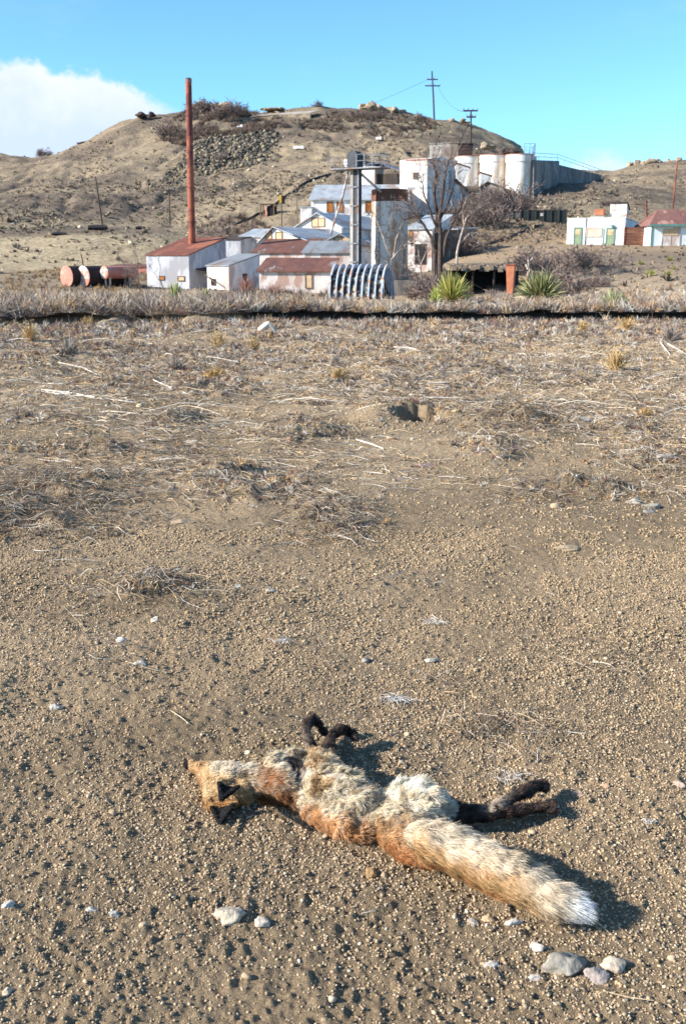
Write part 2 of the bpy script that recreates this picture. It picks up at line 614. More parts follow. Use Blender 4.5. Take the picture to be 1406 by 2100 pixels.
def ground_mat():
    m_ = bpy.data.materials.new('dry_soil'); m_.use_nodes = True
    N, L = m_.node_tree.nodes, m_.node_tree.links
    b = N['Principled BSDF']; b.inputs['Roughness'].default_value = .95; b.inputs['Specular IOR Level'].default_value = .12
    g = N.new('ShaderNodeNewGeometry')
    a = N.new('ShaderNodeVertexColor'); a.layer_name = 'Col'
    def nz(sc, det, ro=.6):
        n = N.new('ShaderNodeTexNoise')
        n.inputs['Scale'].default_value = sc; n.inputs['Detail'].default_value = det; n.inputs['Roughness'].default_value = ro
        L.new(g.outputs['Position'], n.inputs['Vector'])
        return n.outputs[0]
    def rg(src, a_, b_, c_=0., d_=1.):
        r_ = N.new('ShaderNodeMapRange'); L.new(src, r_.inputs[0])
        for i, q in enumerate((a_, b_, c_, d_)): r_.inputs[i + 1].default_value = q
        return r_.outputs[0]
    def mul(c, f):
        x = N.new('ShaderNodeMix'); x.data_type = 'RGBA'; x.blend_type = 'MULTIPLY'; x.inputs[0].default_value = 1
        L.new(c, x.inputs[6]); L.new(f, x.inputs[7]); return x.outputs[2]
    c = mul(a.outputs[0], rg(nz(130, 4, .7), .25, .75, .72, 1.30))
    c = mul(c, rg(nz(1.1, 5, .6), .25, .75, .85, 1.15))
    L.new(c, b.inputs['Base Color'])
    vo = N.new('ShaderNodeTexVoronoi'); vo.inputs['Scale'].default_value = 95
    L.new(g.outputs['Position'], vo.inputs['Vector'])
    ad = N.new('ShaderNodeMath'); ad.operation = 'SUBTRACT'
    L.new(nz(150, 5, .7), ad.inputs[0]); 
    m2 = N.new('ShaderNodeMath'); m2.operation = 'MULTIPLY'; L.new(vo.outputs[0], m2.inputs[0]); m2.inputs[1].default_value = .7
    L.new(m2.outputs[0], ad.inputs[1])
    bp = N.new('ShaderNodeBump'); bp.inputs['Strength'].default_value = 1.0; bp.inputs['Distance'].default_value = .010
    L.new(ad.outputs[0], bp.inputs['Height'])
    bp3 = N.new('ShaderNodeBump'); bp3.inputs['Strength'].default_value = .9; bp3.inputs['Distance'].default_value = .022
    L.new(nz(42, 6, .75), bp3.inputs['Height']); L.new(bp.outputs[0], bp3.inputs['Normal'])
    bp2 = N.new('ShaderNodeBump'); bp2.inputs['Strength'].default_value = .7; bp2.inputs['Distance'].default_value = .06
    L.new(nz(9, 8, .75), bp2.inputs['Height']); L.new(bp3.outputs[0], bp2.inputs['Normal'])
    L.new(bp2.outputs[0], b.inputs['Normal'])
    return m_


def hill_mat():
    m_ = bpy.data.materials.new('scrub_hillside'); m_.use_nodes = True
    N, L = m_.node_tree.nodes, m_.node_tree.links
    b = N['Principled BSDF']; b.inputs['Roughness'].default_value = .95; b.inputs['Specular IOR Level'].default_value = .1
    g = N.new('ShaderNodeNewGeometry')
    a = N.new('ShaderNodeVertexColor'); a.layer_name = 'Col'
    def nz(sc, det, ro=.6):
        n = N.new('ShaderNodeTexNoise')
        n.inputs['Scale'].default_value = sc; n.inputs['Detail'].default_value = det; n.inputs['Roughness'].default_value = ro
        L.new(g.outputs['Position'], n.inputs['Vector'])
        return n.outputs[0]
    def rg(src, a_, b_, c_=0., d_=1.):
        r_ = N.new('ShaderNodeMapRange'); L.new(src, r_.inputs[0])
        for i, q in enumerate((a_, b_, c_, d_)): r_.inputs[i + 1].default_value = q
        return r_.outputs[0]
    def mul(c, f):
        x = N.new('ShaderNodeMix'); x.data_type = 'RGBA'; x.blend_type = 'MULTIPLY'; x.inputs[0].default_value = 1
        L.new(c, x.inputs[6]); L.new(f, x.inputs[7]); return x.outputs[2]
    c = mul(a.outputs[0], rg(nz(2.0, 6, .75), .36, .64, .5, 1.4))
    c = mul(c, rg(nz(.22, 4, .6), .3, .7, .78, 1.2))
    L.new(c, b.inputs['Base Color'])
    bp = N.new('ShaderNodeBump'); bp.inputs['Strength'].default_value = 1; bp.inputs['Distance'].default_value = .30
    L.new(nz(1.2, 8, .78), bp.inputs['Height']); L.new(bp.outputs[0], b.inputs['Normal'])
    return m_


GM, HM = ground_mat(), hill_mat()


def ground_color(x, y, z):
    r = np.hypot(x, y)
    soil = np.array(S(174, 151, 121)[:3]); soil2 = np.array(S(150, 130, 104)[:3]); pale = np.array(S(190, 167, 136)[:3])
    grey = np.array(S(170, 148, 122)[:3]); hillc = np.array(S(146, 130, 107)[:3]); hilld = np.array(S(112, 99, 86)[:3]); cut = np.array(S(170, 153, 124)[:3])
    def mixc(a, b, t): return a * (1 - t[:, None]) + b * t[:, None]
    n1 = sstep(-.35, .35, fbm(x, y, .9, 4, 101)); n2 = sstep(-.1, .5, fbm(x, y, 2.2, 4, 102))
    c = mixc(np.tile(soil, (len(x), 1)), np.tile(soil2, (len(x), 1)), n1)
    c = mixc(c, np.tile(pale, (len(x), 1)), n2 * .5 + .25 * sstep(4, 9, r))
    md = np.zeros_like(r)
    for (cx, cy, rx, ry) in MATS_W: md = np.maximum(md, np.exp(-((x - cx) / rx) ** 2 - ((y - cy) / ry) ** 2))
    c = mixc(c, np.tile(np.array(S(122, 104, 86)[:3]), (len(x), 1)), md * sstep(-.15, .3, fbm(x, y, .35, 3, 105)) * .6)
    lit = sstep(9, 15, r) * sstep(-.35, .3, fbm(x, y, 1.2, 4, 103))
    c = mixc(c, np.tile(grey, (len(x), 1)), lit * .7)
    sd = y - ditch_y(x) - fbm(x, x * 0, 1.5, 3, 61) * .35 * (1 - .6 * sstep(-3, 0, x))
    c = mixc(c, np.tile(np.array(S(84, 76, 71)[:3]), (len(x), 1)), sstep(.02, .15, sd) * (1 - sstep(3.0, 3.2, sd)) * ditch_g(x))  # ditch floor and wall coloured darker to stand in for shade
    h1 = sstep(-.35, .35, fbm(x, y, 16, 5, 104, .6))
    hc = mixc(np.tile(hillc, (len(x), 1)), np.tile(hilld, (len(x), 1)), h1)
    c = mixc(c, hc, sstep(60, 120, r))
    k = x / np.maximum(y, 1)
    u = 703 + k * FPX / CP
    cutm = sstep(118, 126, y) * (1 - sstep(142, 148, y)) * (1 - sstep(380, 440, u)) * (y > 0)
    c = mixc(c, np.tile(cut, (len(x), 1)), cutm * .9)
    sl = sstep(100, 108, y) * (1 - sstep(140, 150, y)) * sstep(900, 950, u) * (y > 0)
    c = mixc(c, np.tile(np.array(S(178, 150, 116)[:3]), (len(x), 1)), sl * .5)
    return c


def make_ground():
    rs = [0.8]
    while rs[-1] < 5000:
        q = rs[-1]
        d = .0030 if q < 12 else (.0042 if q < 120 else (.0034 if q < 345 else .05))
        rs.append(q * (1 + d))
    rs = np.array(rs)
    fine = np.arange(-R(23), R(23), .00235)
    def side(a0):
        out = []; a = a0; st = .006
        while a < math.pi - .05:
            out.append(a); a += st; st = min(st * 1.25, .12)
        return out
    s1 = side(R(23))
    an = np.array([-a for a in s1[::-1]] + list(fine) + s1)
    nr, na = len(rs), len(an)
    RR, AA = np.meshgrid(rs, an, indexing='ij')
    X = (RR * np.sin(AA)).ravel(); Y = (RR * np.cos(AA)).ravel()
    Z = H(X, Y)
    V = np.stack([X, Y, Z], 1)
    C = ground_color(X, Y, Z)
    i = np.arange(nr - 1)[:, None]; j = np.arange(na - 1)[None, :]
    q = (i * na + j)
    F = np.stack([q, q + 1, q + 1 + na, q + na], -1)
    wrap = np.stack([np.arange(nr - 1) * na + na - 1, np.arange(nr - 1) * na, (np.arange(nr - 1) + 1) * na, (np.arange(nr - 1) + 1) * na + na - 1], -1)
    cut = int(np.searchsorted(rs, 122.0))
    def part(i0, i1, name, m_, centre=False):
        Fp = np.concatenate([F[i0:i1].reshape(-1, 4), wrap[i0:i1]]) - i0 * na
        Vp = V[i0 * na:(i1 + 1) * na]; Cp = C[i0 * na:(i1 + 1) * na]
        Fl = [Fp[:, ::-1]]
        if centre:
            Vp = np.concatenate([Vp, [[0, 0, 0]]]); Cp = np.concatenate([Cp, Cp[:1]])
            a = np.arange(na); Fl.append(np.stack([a, (a + 1) % na, np.full(na, len(Vp) - 1)], 1)[:, ::-1])
        me = np_mesh(name, Vp, Fl, True, Cp, m_)
        o = link(bpy.data.objects.new(name, me)); o['kind'] = 'structure'
        return o
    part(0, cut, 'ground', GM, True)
    part(cut, nr - 1, 'hill', HM)


make_ground()

# ------------------------------------------------------------------ material palette
WHITE = mat('weathered_whitewash', S(232, 228, 222), S(210, 205, 198), 1.2, c3=S(188, 170, 160), c3amt=.38, c3scale=.7, stretch=(1, 1, .5))
PINKW = mat('peeling_pinkish_whitewash', S(222, 214, 208), S(196, 178, 168), .8, c3=S(172, 142, 128), c3amt=.42, c3scale=.9, stretch=(1, 1, .45))
GREYW = mat('grey_stained_render', S(196, 196, 200), S(172, 172, 176), .7, c3=S(150, 148, 150), c3amt=.4, c3scale=.5, stretch=(1, 1, .35))
CONC = mat('old_concrete', S(170, 165, 158), S(140, 134, 128), .6, c3=S(112, 100, 90), c3amt=.4, c3scale=.35, stretch=(1, 1, .4))
CONCD = mat('dark_stained_concrete', S(120, 116, 112), S(92, 88, 86), .6, c3=S(140, 130, 120), c3amt=.35, c3scale=.4, stretch=(1, 1, .3))
RUSTR = mat('rusty_corrugated_roof', S(124, 76, 60), S(102, 62, 52), 1.0, rough=.8, c3=S(150, 94, 70), c3amt=.5, c3scale=.5, stretch=(1, .35, 1), wave=('X', 2.2), bump=.5)
RUSTD = mat('dark_rusty_roof', S(122, 82, 68), S(96, 64, 56), 1.0, rough=.8, c3=S(150, 140, 134), c3amt=.3, c3scale=.5, stretch=(1, .3, 1), wave=('X', 2.2), bump=.5)
REDR = mat('red_brown_metal_roof', S(132, 94, 84), S(112, 78, 70), 1.0, rough=.75, c3=S(172, 128, 116), c3amt=.4, c3scale=.5, stretch=(1, .3, 1), wave=('X', 2.2), bump=.5)
GALV = mat('galvanised_roof', S(176, 180, 182), S(152, 156, 160), .8, rough=.6, metal=.1, c3=S(150, 132, 120), c3amt=.35, c3scale=.4, stretch=(1, .3, 1), wave=('X', 2.2), bump=.4)
GALVD = mat('dull_grey_metal_roof', S(150, 152, 152), S(128, 130, 132), .8, rough=.55, metal=.2, c3=S(136, 112, 98), c3amt=.4, c3scale=.4, stretch=(1, .3, 1), wave=('X', 2.2), bump=.4)
STEEL = mat('dull_grey_steel', S(128, 132, 138), S(104, 106, 112), 2, rough=.55, metal=.4, c3=S(118, 92, 76), c3amt=.35)
STEELD = mat('dark_steel', S(70, 72, 78), S(52, 54, 60), 2, rough=.6, metal=.3, c3=S(96, 72, 58), c3amt=.3)
PIPEW = mat('pale_pipe_metal', S(190, 190, 192), S(150, 146, 146), 2, rough=.5, metal=.2, c3=S(130, 98, 84), c3amt=.4)
RUST = mat('red_rusted_steel', S(118, 66, 58), S(94, 52, 48), 1.2, rough=.8, c3=S(150, 86, 64), c3amt=.5, c3scale=.4)
RUSTP = mat('pinkish_rusted_steel', S(196, 128, 110), S(176, 108, 92), 1.2, rough=.8, c3=S(206, 150, 132), c3amt=.45)
TANKW = mat('flaking_white_tank_paint', S(196, 198, 204), S(176, 172, 176), .8, c3=S(196, 132, 106), c3amt=.62, c3scale=.8)
TANKB = mat('dark_brown_tank_shell', S(56, 44, 42), S(44, 36, 36), 1, c3=S(80, 56, 50), c3amt=.3)
BOARD = mat('tan_plywood_board', S(208, 180, 146), S(192, 162, 124), 2, c3=S(180, 140, 98), c3amt=.3)
ORANGE = mat('orange_brown_plywood', S(186, 116, 50), S(158, 94, 42), 3, c3=S(140, 74, 30), c3amt=.4)
FRAME = mat('weathered_timber', S(120, 98, 80), S(96, 78, 64), 2, stretch=(1, 1, .2))
TIMBD = mat('dark_weathered_timber', S(78, 66, 58), S(58, 50, 46), 2, stretch=(1, 1, .2))
BROWNF = mat('brown_board_fence', S(120, 78, 56), S(92, 60, 46), 1.5, c3=S(140, 98, 72), c3amt=.4, stretch=(.25, 1, 2.5))
TURQ = mat('pale_turquoise_render', S(222, 229, 226), S(208, 219, 215), .8, c3=S(214, 206, 196), c3amt=.25, c3scale=.6)
GREEN = mat('faded_green_paint', S(140, 154, 124), S(124, 140, 112), 2)
TEAL = mat('teal_trim_paint', S(96, 140, 132), S(80, 120, 114), 2)
DARK = mat('dark_opening', S(34, 32, 34), S(26, 24, 26), 2)
ROCK = mat('brown_grey_rock', S(146, 128, 108), S(116, 102, 88), 1.0, bump=.8, c3=S(168, 150, 122), c3amt=.45, c3scale=.6)
BARK = mat('grey_bare_bark', S(128, 112, 100), S(100, 88, 80), 4, bump=.5)
BARKD = mat('dark_bare_bark', S(92, 78, 70), S(70, 60, 56), 4, bump=.5)
BARKW = mat('bleached_bare_wood', S(188, 172, 160), S(150, 134, 122), 4, bump=.5)
TWIG = mat('grey_brown_twigs', S(140, 122, 112), S(112, 96, 88), 3)
TWIGR = mat('reddish_twigs', S(168, 118, 100), S(140, 98, 86), 3)


class Frame:
    """a thing standing at a footprint: local x along its front, y into its depth, z up"""
    def __init__(s, u, v, Y, deg):
        s.o = P(u, v, Y); s.a = R(deg); s.c, s.s = math.cos(s.a), math.sin(s.a)

    def xat(s, u, v=None):
        """local x on the front plane where it meets photo column u"""
        d = ray(float(u), float(v if v else 540)); k = d[0] / d[1]
        return (k * s.o.y - s.o.x) / (s.c - k * s.s)

    def front(s, u, v, y=0.0):
        """pixel -> (x, z) on the local plane y = const"""
        d = ray(float(u), float(v))
        ox, oy = s.o.x - s.s * y, s.o.y + s.c * y
        n = (-s.s, s.c)
        t = (ox * n[0] + oy * n[1]) / (d[0] * n[0] + d[1] * n[1])
        x = (d[0] * t - ox) * s.c + (d[1] * t - oy) * s.s
        return x, CAMH + d[2] * t - s.o.z

    def side(s, u, v, x):
        """pixel -> (y, z) on the local plane x = const"""
        d = ray(float(u), float(v))
        ox, oy = s.o.x + s.c * x, s.o.y + s.s * x
        n = (s.c, s.s)
        t = (ox * n[0] + oy * n[1]) / (d[0] * n[0] + d[1] * n[1])
        y = -(d[0] * t - ox) * s.s + (d[1] * t - oy) * s.c
        return y, CAMH + d[2] * t - s.o.z


TH = -22.0


def opening(fr, root, kind, px, board=BOARD, frame=FRAME, y=0.0, mull=0):
    """a boarded window or door on the front face, from its photo rectangle"""
    u0, u1, v0, v1 = px
    x0, z1 = fr.front(u0, v0, y); x1, z0 = fr.front(u1, v1, y)
    f = MB(); w = min(.09, (x1 - x0) * .14)
    f.box(x0 - w, x0, y - .07, y + .05, z0 - w, z1 + w); f.box(x1, x1 + w, y - .07, y + .05, z0 - w, z1 + w)
    f.box(x0, x1, y - .07, y + .05, z1, z1 + w); f.box(x0, x1, y - .09, y + .05, z0 - w, z0)
    for i in range(mull):
        xm = x0 + (x1 - x0) * (i + 1) / (mull + 1)
        f.box(xm - .04, xm + .04, y - .065, y + .05, z0, z1)
    fo = f.build(kind, frame, root)
    b = MB(); b.box(x0, x1, y - .035, y + .04, z0, z1); b.build('board' if kind == 'window' else 'door_leaf', board, fo)
    return fo


def slab(pts, th=.1):
    """roof sheet from its four top corners"""
    m_ = MB(); m_.prism([Vector(p) for p in pts], (0, 0, -th)); return m_


def shed(name, label, cat, uL, uR, vb, vt, Y, wall, roof, depth, rise=.8, deg=TH, wins=(), over=.3, group=None, front_kind='mono', base=.8):
    fr = Frame(uL, vb, Y, deg)
    W = fr.xat(uR, vb); hgt = fr.front(uL, vt)[1]
    root = empty(name, fr.o, fr.a, label, cat, group)
    m_ = MB()
    pts = [(0, 0, -base), (0, depth, -base), (0, depth, hgt + rise), (0, 0, hgt)]
    m_.prism(pts, (W, 0, 0)); m_.build('wall', wall, root)
    t = .12; sl = rise / depth
    r_ = MB(); r_.prism([(-over, -over, hgt + .02 - sl * over), (-over, depth + over, hgt + .02 + rise + sl * over),
                         (-over, depth + over, hgt + .02 + t + rise + sl * over), (-over, -over, hgt + .02 + t - sl * over)], (W + 2 * over, 0, 0))
    r_.build('roof', roof, root)
    for w in wins:
        opening(fr, root, *w)
    return root, fr, W, hgt


def gable(name, label, cat, uL, uR, vb, vt, ua, va, Y, wall, roof, depth, deg=TH, wins=(), over=.35, base=.8, ridge='y'):
    fr = Frame(uL, vb, Y, deg)
    W = fr.xat(uR, vb); hgt = fr.front(uL, vt)[1]
    xa, za = fr.front(ua, va)
    hr = fr.front(uR, vt)[1]; hgt = min(hgt, hr)
    root = empty(name, fr.o, fr.a, label, cat)
    m_ = MB(); m_.prism([(0, 0, -base), (W, 0, -base), (W, 0, hgt), (xa, 0, za), (0, 0, hgt)], (0, depth, 0))
    m_.build('wall', wall, root)
    t = .12
    for sx, x_, in ((-1, 0.0), (1, W)):
        dx = x_ - xa; dz = hgt - za; q = over / abs(dx)
        r_ = MB(); a = (xa, -over, za + .02); b = (x_ + dx * q, -over, hgt + dz * q + .02)
        r_.prism([a, b, (b[0], b[1], b[2] + t), (a[0], a[1], a[2] + t)], (0, depth + 2 * over, 0))
        r_.build('roof_slope', roof, root)
    for w in wins:
        opening(fr, root, *w)
    return root, fr, W, hgt


def cyl(name, m_, root, x, y, r, z0, z1, n=40, taper=1.0, rings=1):
    b = MB(); b.tube([(x, y, z0 + (z1 - z0) * i / rings) for i in range(rings + 1)], [r + (r * taper - r) * i / rings for i in range(rings + 1)], n)
    return b.build(name, m_, root, smooth=True)


def rail(m_, p0, p1, h=1.0, n=5, r=.03, levels=2):
    p0, p1 = Vector(p0), Vector(p1)
    for i in range(n + 1):
        q = p0.lerp(p1, i / n); m_.tube([q, q + Vector((0, 0, h))], r, 5)
    for l in range(levels):
        z = h * (l + 1) / levels
        m_.tube([p0 + Vector((0, 0, z)), p1 + Vector((0, 0, z))], r, 5)


def buildings():
    # --- boiler shack and its stack
    root, fr, W, hg = shed('boiler_shack', 'white rendered shack with an orange rusty roof at the foot of the tall stack', 'shack', 303, 389, 594, 524, 110,
                           GREYW, RUSTR, 7.5, 1.75, -24, over=.12, wins=[('window', (328, 337, 567, 573), ORANGE), ('window', (366, 378, 568, 575))])
    # open dark lean-to on its right
    m_ = MB(); m_.prism([(W + .0, 1.2, hg * .62), (W + 2.4, 1.2, hg * .52), (W + 2.4, 6, hg * .6), (W, 6, hg * .72)], (0, 0, -.1)); m_.build('lean_to_roof', TIMBD, root)
    for y in (1.3, 3.6, 5.9): MB().tube([(W + 2.2, y, -.8), (W + 2.2, y, hg * .52)], .07, 6).build('lean_to_post', TIMBD, root)
    m_ = MB(); m_.box(W + .02, W + 2.1, 5.6, 5.7, -.6, hg * .5); m_.build('lean_to_back_wall', TIMBD, root)
    # stack
    b = P(396, 596, 113.5); t = P(386.5, 162, 113.5)
    root = empty('smokestack', b, 0, 'tall thin rusty steel smokestack rising beside the white boiler shack', 'smokestack')
    L_ = t - b
    for i in range(6):
        a0, a1 = i / 6, (i + 1) / 6
        m_ = MB(); m_.tube([L_ * a0, L_ * (a1 - .003)], [.40 - .09 * a0, .40 - .09 * a1], 28); m_.build('pipe_section', RUST, root, smooth=True)
    m_ = MB(); 
    for i in range(1, 6):
        a0 = i / 6; MB().tube([L_ * (a0 - .0035), L_ * (a0 + .0035)], .44 - .09 * a0, 28).build('flange_ring', RUST, root, smooth=True)
    m_ = MB(); m_.tube([L_ * .985, L_ * 1.002], .335, 28); m_.build('top_rim', mat('pale_rusted_rim', S(150, 120, 112), S(120, 90, 84)), root, smooth=True)
    m_ = MB(); m_.tube([L_ * .996, L_ * 1.0045], .26, 28); m_.build('mouth', DARK, root)

    # --- small shed
    root, fr, W, hg = shed('small_shed', 'small white shed with a grey sloping roof between boiler shack and long sheds', 'shed', 426, 470, 600, 546, 104,
                           WHITE, GALVD, 5.0, 1.05, -32, over=.12, wins=[('window', (434, 442, 573, 584), DARK)])
    m_ = MB(); y0, z0 = fr.side(489, 598, W); m_.box(W - .02, W + .05, 2.2, 2.9, -.4, 1.8); m_.build('side_door', TIMBD, root)
    m_ = MB(); m_.tube([(.0, -.35, 1.7), (1.6, -.6, .9)], .06, 6); m_.build('leaning_beam', FRAME, root)

    # --- long sheds
    shed('long_shed', 'long pinkish white shed with rust brown roof behind the low lean-to', 'shed', 520, 632, 560, 519, 112, PINKW, RUSTD, 5.5, 1.35, -12, over=.2)
    shed('grey_roofed_shed', 'peeling shed with dull grey sheet roof, left of the grain elevator tower', 'shed', 622, 722, 562, 519, 108, PINKW, GALVD, 5.0, 1.1, -8, over=.2)
    shed('low_lean_to', 'low peeling lean-to with dark rusty roof beside the ribbed arch shelter', 'lean-to', 532, 676, 606, 557, 98, PINKW, RUSTD, 4.4, 1.05, -8, over=.25,
         wins=[('door_frame', (627, 639, 564, 590)), ])
    # broken low sheds behind the boiler shack
    shed('roofless_outbuilding', 'small white outbuilding half collapsed behind the small shed', 'outbuilding', 445, 494, 515, 492, 122, GREYW, TIMBD, 3.5, .35, -20, over=.15)
    shed('pale_outbuilding', 'low pale outbuilding at the left end of the gabled sheds', 'outbuilding', 492, 538, 505, 487, 124, WHITE, GALV, 4.0, .9, -20, over=.15)
    # --- gables
    gable('front_gabled_shed', 'white gabled shed with two boarded windows and blue-grey roof, nearest of the gables', 'shed', 536, 628, 530, 493, 562, 467, 119, WHITE, GALV, 15, -28,
          wins=[('window', (546, 557, 476, 491)), ('window', (566, 578, 477, 491))])
    gable('middle_gabled_shed', 'white gabled shed with paired boarded window, behind the nearest gable', 'shed', 606, 700, 505, 466, 652, 438, 132, WHITE, GALV, 14, -26,
          wins=[('window', (640, 665, 448, 464), BOARD, FRAME, 0.0, 1)])
    gable('low_gabled_shed', 'low gabled shed with wide boarded window right behind the elevator tower', 'shed', 655, 735, 530, 502, 697, 481, 114, WHITE, GALVD, 6, -14,
          wins=[('window', (686, 716, 487, 502), BOARD, FRAME, 0.0, 1)])
    # --- long building with orange windows
    shed('upper_long_building', 'long white building with orange boarded windows and blue-grey roof above the gables', 'building', 638, 834, 460, 410, 146, WHITE, GALV, 8.5, 2.3, -4, over=.3,
         wins=[('window', (671, 682, 415, 434), ORANGE), ('window', (691, 702, 415, 434), ORANGE), ('window', (750, 760, 414, 434), ORANGE)])
    shed('white_annex', 'small white annex at the left end of the long upper building', 'annex', 616, 639, 458, 426, 145, WHITE, GALV, 3.2, .1, -4, over=.08)
    shed('side_shed', 'low shed with pale roof between grain silo and big bare tree', 'shed', 836, 884, 545, 470, 116, PINKW, GALV, 6, 1.5, -24, over=.25,
         wins=[('window', (839, 845, 474, 486), ORANGE), ('door_frame', (852, 872, 502, 540), DARK, TIMBD)])
    shed('sunken_shed', 'low dark shed with pale flat roof behind the big bare tree', 'shed', 884, 932, 540, 472, 118, CONCD, GALV, 7, .3, -25, over=.4)
    # --- shed on the slope, blue roof
    fr = Frame(736, 384, 167, TH); root = empty('slope_shed', fr.o, fr.a, 'small white shed with dark blue roof standing highest behind the elevator tower', 'shed')
    W = fr.xat(768, 380); h = fr.front(736, 341)[1]
    m_ = MB(); m_.box(0, W, 0, 4, -1, h); m_.build('wall', WHITE, root)
    m_ = MB(); m_.box(W + .02, W + 3.4, .8, 4.0, -1, h * .62); m_.build('side_wall', TIMBD, root)
    m_ = slab([(W - 1.2, -.3, h + .35), (W + 1.0, -.3, h + .35), (W + 4.6, .2, h - .75), (W + 4.6, 4.6, h - .75), (W + 1.0, 4.6, h + .35), (W - 1.2, 4.6, h + .35)], .15)
    m_ = MB(); m_.prism([(W - 1.6, -.3, h + .3), (W + .9, -.3, h + .42), (W + 4.4, -.3, h - .75), (W + 4.4, -.3, h - .9), (W + .9, -.3, h + .25), (W - 1.6, -.3, h + .15)], (0, 4.8, 0))
    m_.build('roof', mat('dark_blue_metal_roof', S(78, 92, 122), S(64, 76, 104), 1, rough=.6), root)

    # --- white tower with sloping back wing
    fr = Frame(831, 447, 150, -30); root = empty('white_tower', fr.o, fr.a, 'white rendered tower with a sloping wing behind the dark grain silo', 'tower')
    W = fr.xat(874, 440); h = fr.front(831, 330)[1]; hm = fr.front(831, 386)[1]
    m_ = MB(); m_.box(0, W, 0, 5.2, -2.5, hm); m_.build('lower_wall', WHITE, root)
    m_ = MB(); m_.box(.05, W - .05, .05, 5.0, hm, h); m_.build('upper_wall', WHITE, root)
    m_ = MB(); m_.box(-.08, W + .08, -.08, 5.28, hm - .12, hm + .12); m_.build('string_course', GREYW, root)
    m_ = MB(); m_.box(-.1, W + .1, -.1, 5.3, h, h + .16); m_.build('coping', mat('rust_stained_coping', S(176, 120, 98), S(150, 110, 96)), root)
    opening(fr, root, 'window', (848, 856, 355, 366), TIMBD)
    # side wing: profile along local y on the plane x = W
    prof = []
    for u, v in ((876, 326), (905, 322), (930, 330), (936, 372), (966, 402), (958, 446), (876, 470)):
        y, z = fr.side(u, v, W); prof.append((W - .03, y, z))
    m_ = MB(); m_.prism(prof, (-4.2, 0, 0)); m_.build('sloping_wing', WHITE, root)
    y0, z1 = fr.side(891, 354, W); y1, z0 = fr.side(898, 366, W)
    m_ = MB(); m_.box(W - .1, W + .03, y0, y1, z0, z1); m_.build('window', DARK, root)
    y0, z1 = fr.side(921, 350, W); y1, z0 = fr.side(926, 392, W)
    m_ = MB(); m_.box(W - .1, W + .25, y0, y1, z0, z1); m_.build('duct', GREYW, root)
    a = fr.side(930, 370, W); b = fr.side(968, 404, W)
    m_ = MB(); m_.prism([(W + .3, a[0], a[1]), (W + .3, b[0], b[1]), (W + .3, b[0], b[1] + .3), (W + .3, a[0], a[1] + .3)], (-4.6, 0, 0)); m_.build('wing_roof', TIMBD, root)

    # --- round silo in front
    Y = 94.0
    b = P(797, 612, Y); rad = (P(836, 500, Y).x - P(761, 500, Y).x) / 2 * .985
    root = empty('grain_silo', b, 0, 'tall round concrete silo with rusty top band beside the grain elevator tower', 'silo')
    ztop = P(797, 390, Y).z - b.z; zb = P(797, 414, Y).z - b.z
    SILO = mat('rust_streaked_silo_wall', S(206, 204, 200), S(172, 164, 154), .35, c3=S(160, 122, 92), c3amt=.3, c3scale=.7, stretch=(1, 1, .25), bump=.4)
    cyl('silo_wall', SILO, root, 0, 0, rad, -.5, zb, 64)
    cyl('top_band', mat('burnt_rust_band', S(112, 82, 68), S(78, 60, 54), .8, c3=S(140, 84, 56), c3amt=.4, stretch=(1, 1, .5)), root, 0, 0, rad * 1.012, zb, ztop, 64)
    m_ = MB(); 
    for z in np.linspace(1.4, zb - 1.4, 5):
        m_.tube([(0, 0, z - .035), (0, 0, z + .035)], rad * 1.008, 64)
    m_.build('hoops', SILO, root)
    cyl('roof_deck', TIMBD, root, 0, 0, rad * .93, ztop, ztop + .05)
    m_ = MB(); m_.box(-.1, rad + .75, -rad - .35, rad * .6, -.6, P(797, 574, Y).z - b.z); m_.build('plinth', CONCD, root)
    m_ = MB()
    for i in range(22): m_.tube([(-rad * .78 - .0, -rad * .68, 1 + i * .38), (-rad * .6, -rad * .84, 1 + i * .38)], .02, 4)
    for q in ((-rad * .78, -rad * .68), (-rad * .6, -rad * .84)): m_.tube([(q[0], q[1], .6), (q[0], q[1], ztop + .3)], .03, 5)
    m_.build('ladder', STEEL, root)

    # --- bucket elevator tower
    Y = 92.0
    b = P(727, 612, Y); root = empty('elevator_tower', b, R(-30), 'slender steel grain elevator tower with head platform and diagonal spouts', 'elevator')
    def q(u, v): 
        p = P(u, v, Y) - b; c, s_ = math.cos(R(30)), math.sin(R(30)); return Vector((p.x * c - p.y * s_, p.x * s_ + p.y * c, p.z))
    zt = q(728, 345).z; w = .30
    m_ = MB(); m_.box(-w, -.02, -w, w, 0, zt); m_.build('leg', CONC, root)
    m_ = MB(); m_.box(.05, w + .05, -w * .8, w * .8, 0, zt); m_.build('leg', STEELD, root)
    m_ = MB()
    for i in range(34): m_.box(w + .06, w + .20, -.22, .22, .6 + i * .31, .63 + i * .31)
    for s_ in (-.24, .24): m_.box(w + .05, w + .2, s_ - .02, s_ + .02, .4, zt + .4)
    m_.build('caged_ladder', STEEL, root)
    m_ = MB(); 
    for i in range(1, 7): MB().box(-w - .04, w + .09, -w - .04, w + .04, zt * i / 7 - .05, zt * i / 7 + .05).build('joint_band', STEEL, root)
    m_ = MB(); m_.tube([(0, -.5, zt + .85), (0, .5, zt + .85)], .52, 24); m_.box(-.5, .5, -.48, .48, zt, zt + .85); m_.build('head', STEELD, root)
    m_ = MB(); m_.tube([(-.75, -.3, zt + .5), (-.75, .3, zt + .5)], .24, 14); m_.box(-.95, -.55, -.2, .2, zt + .1, zt + .5); m_.build('motor', PIPEW, root)
    m_ = MB(); m_.box(-2.2, 2.9, -.9, .9, zt - .12, zt - .02); m_.build('platform', STEEL, root)
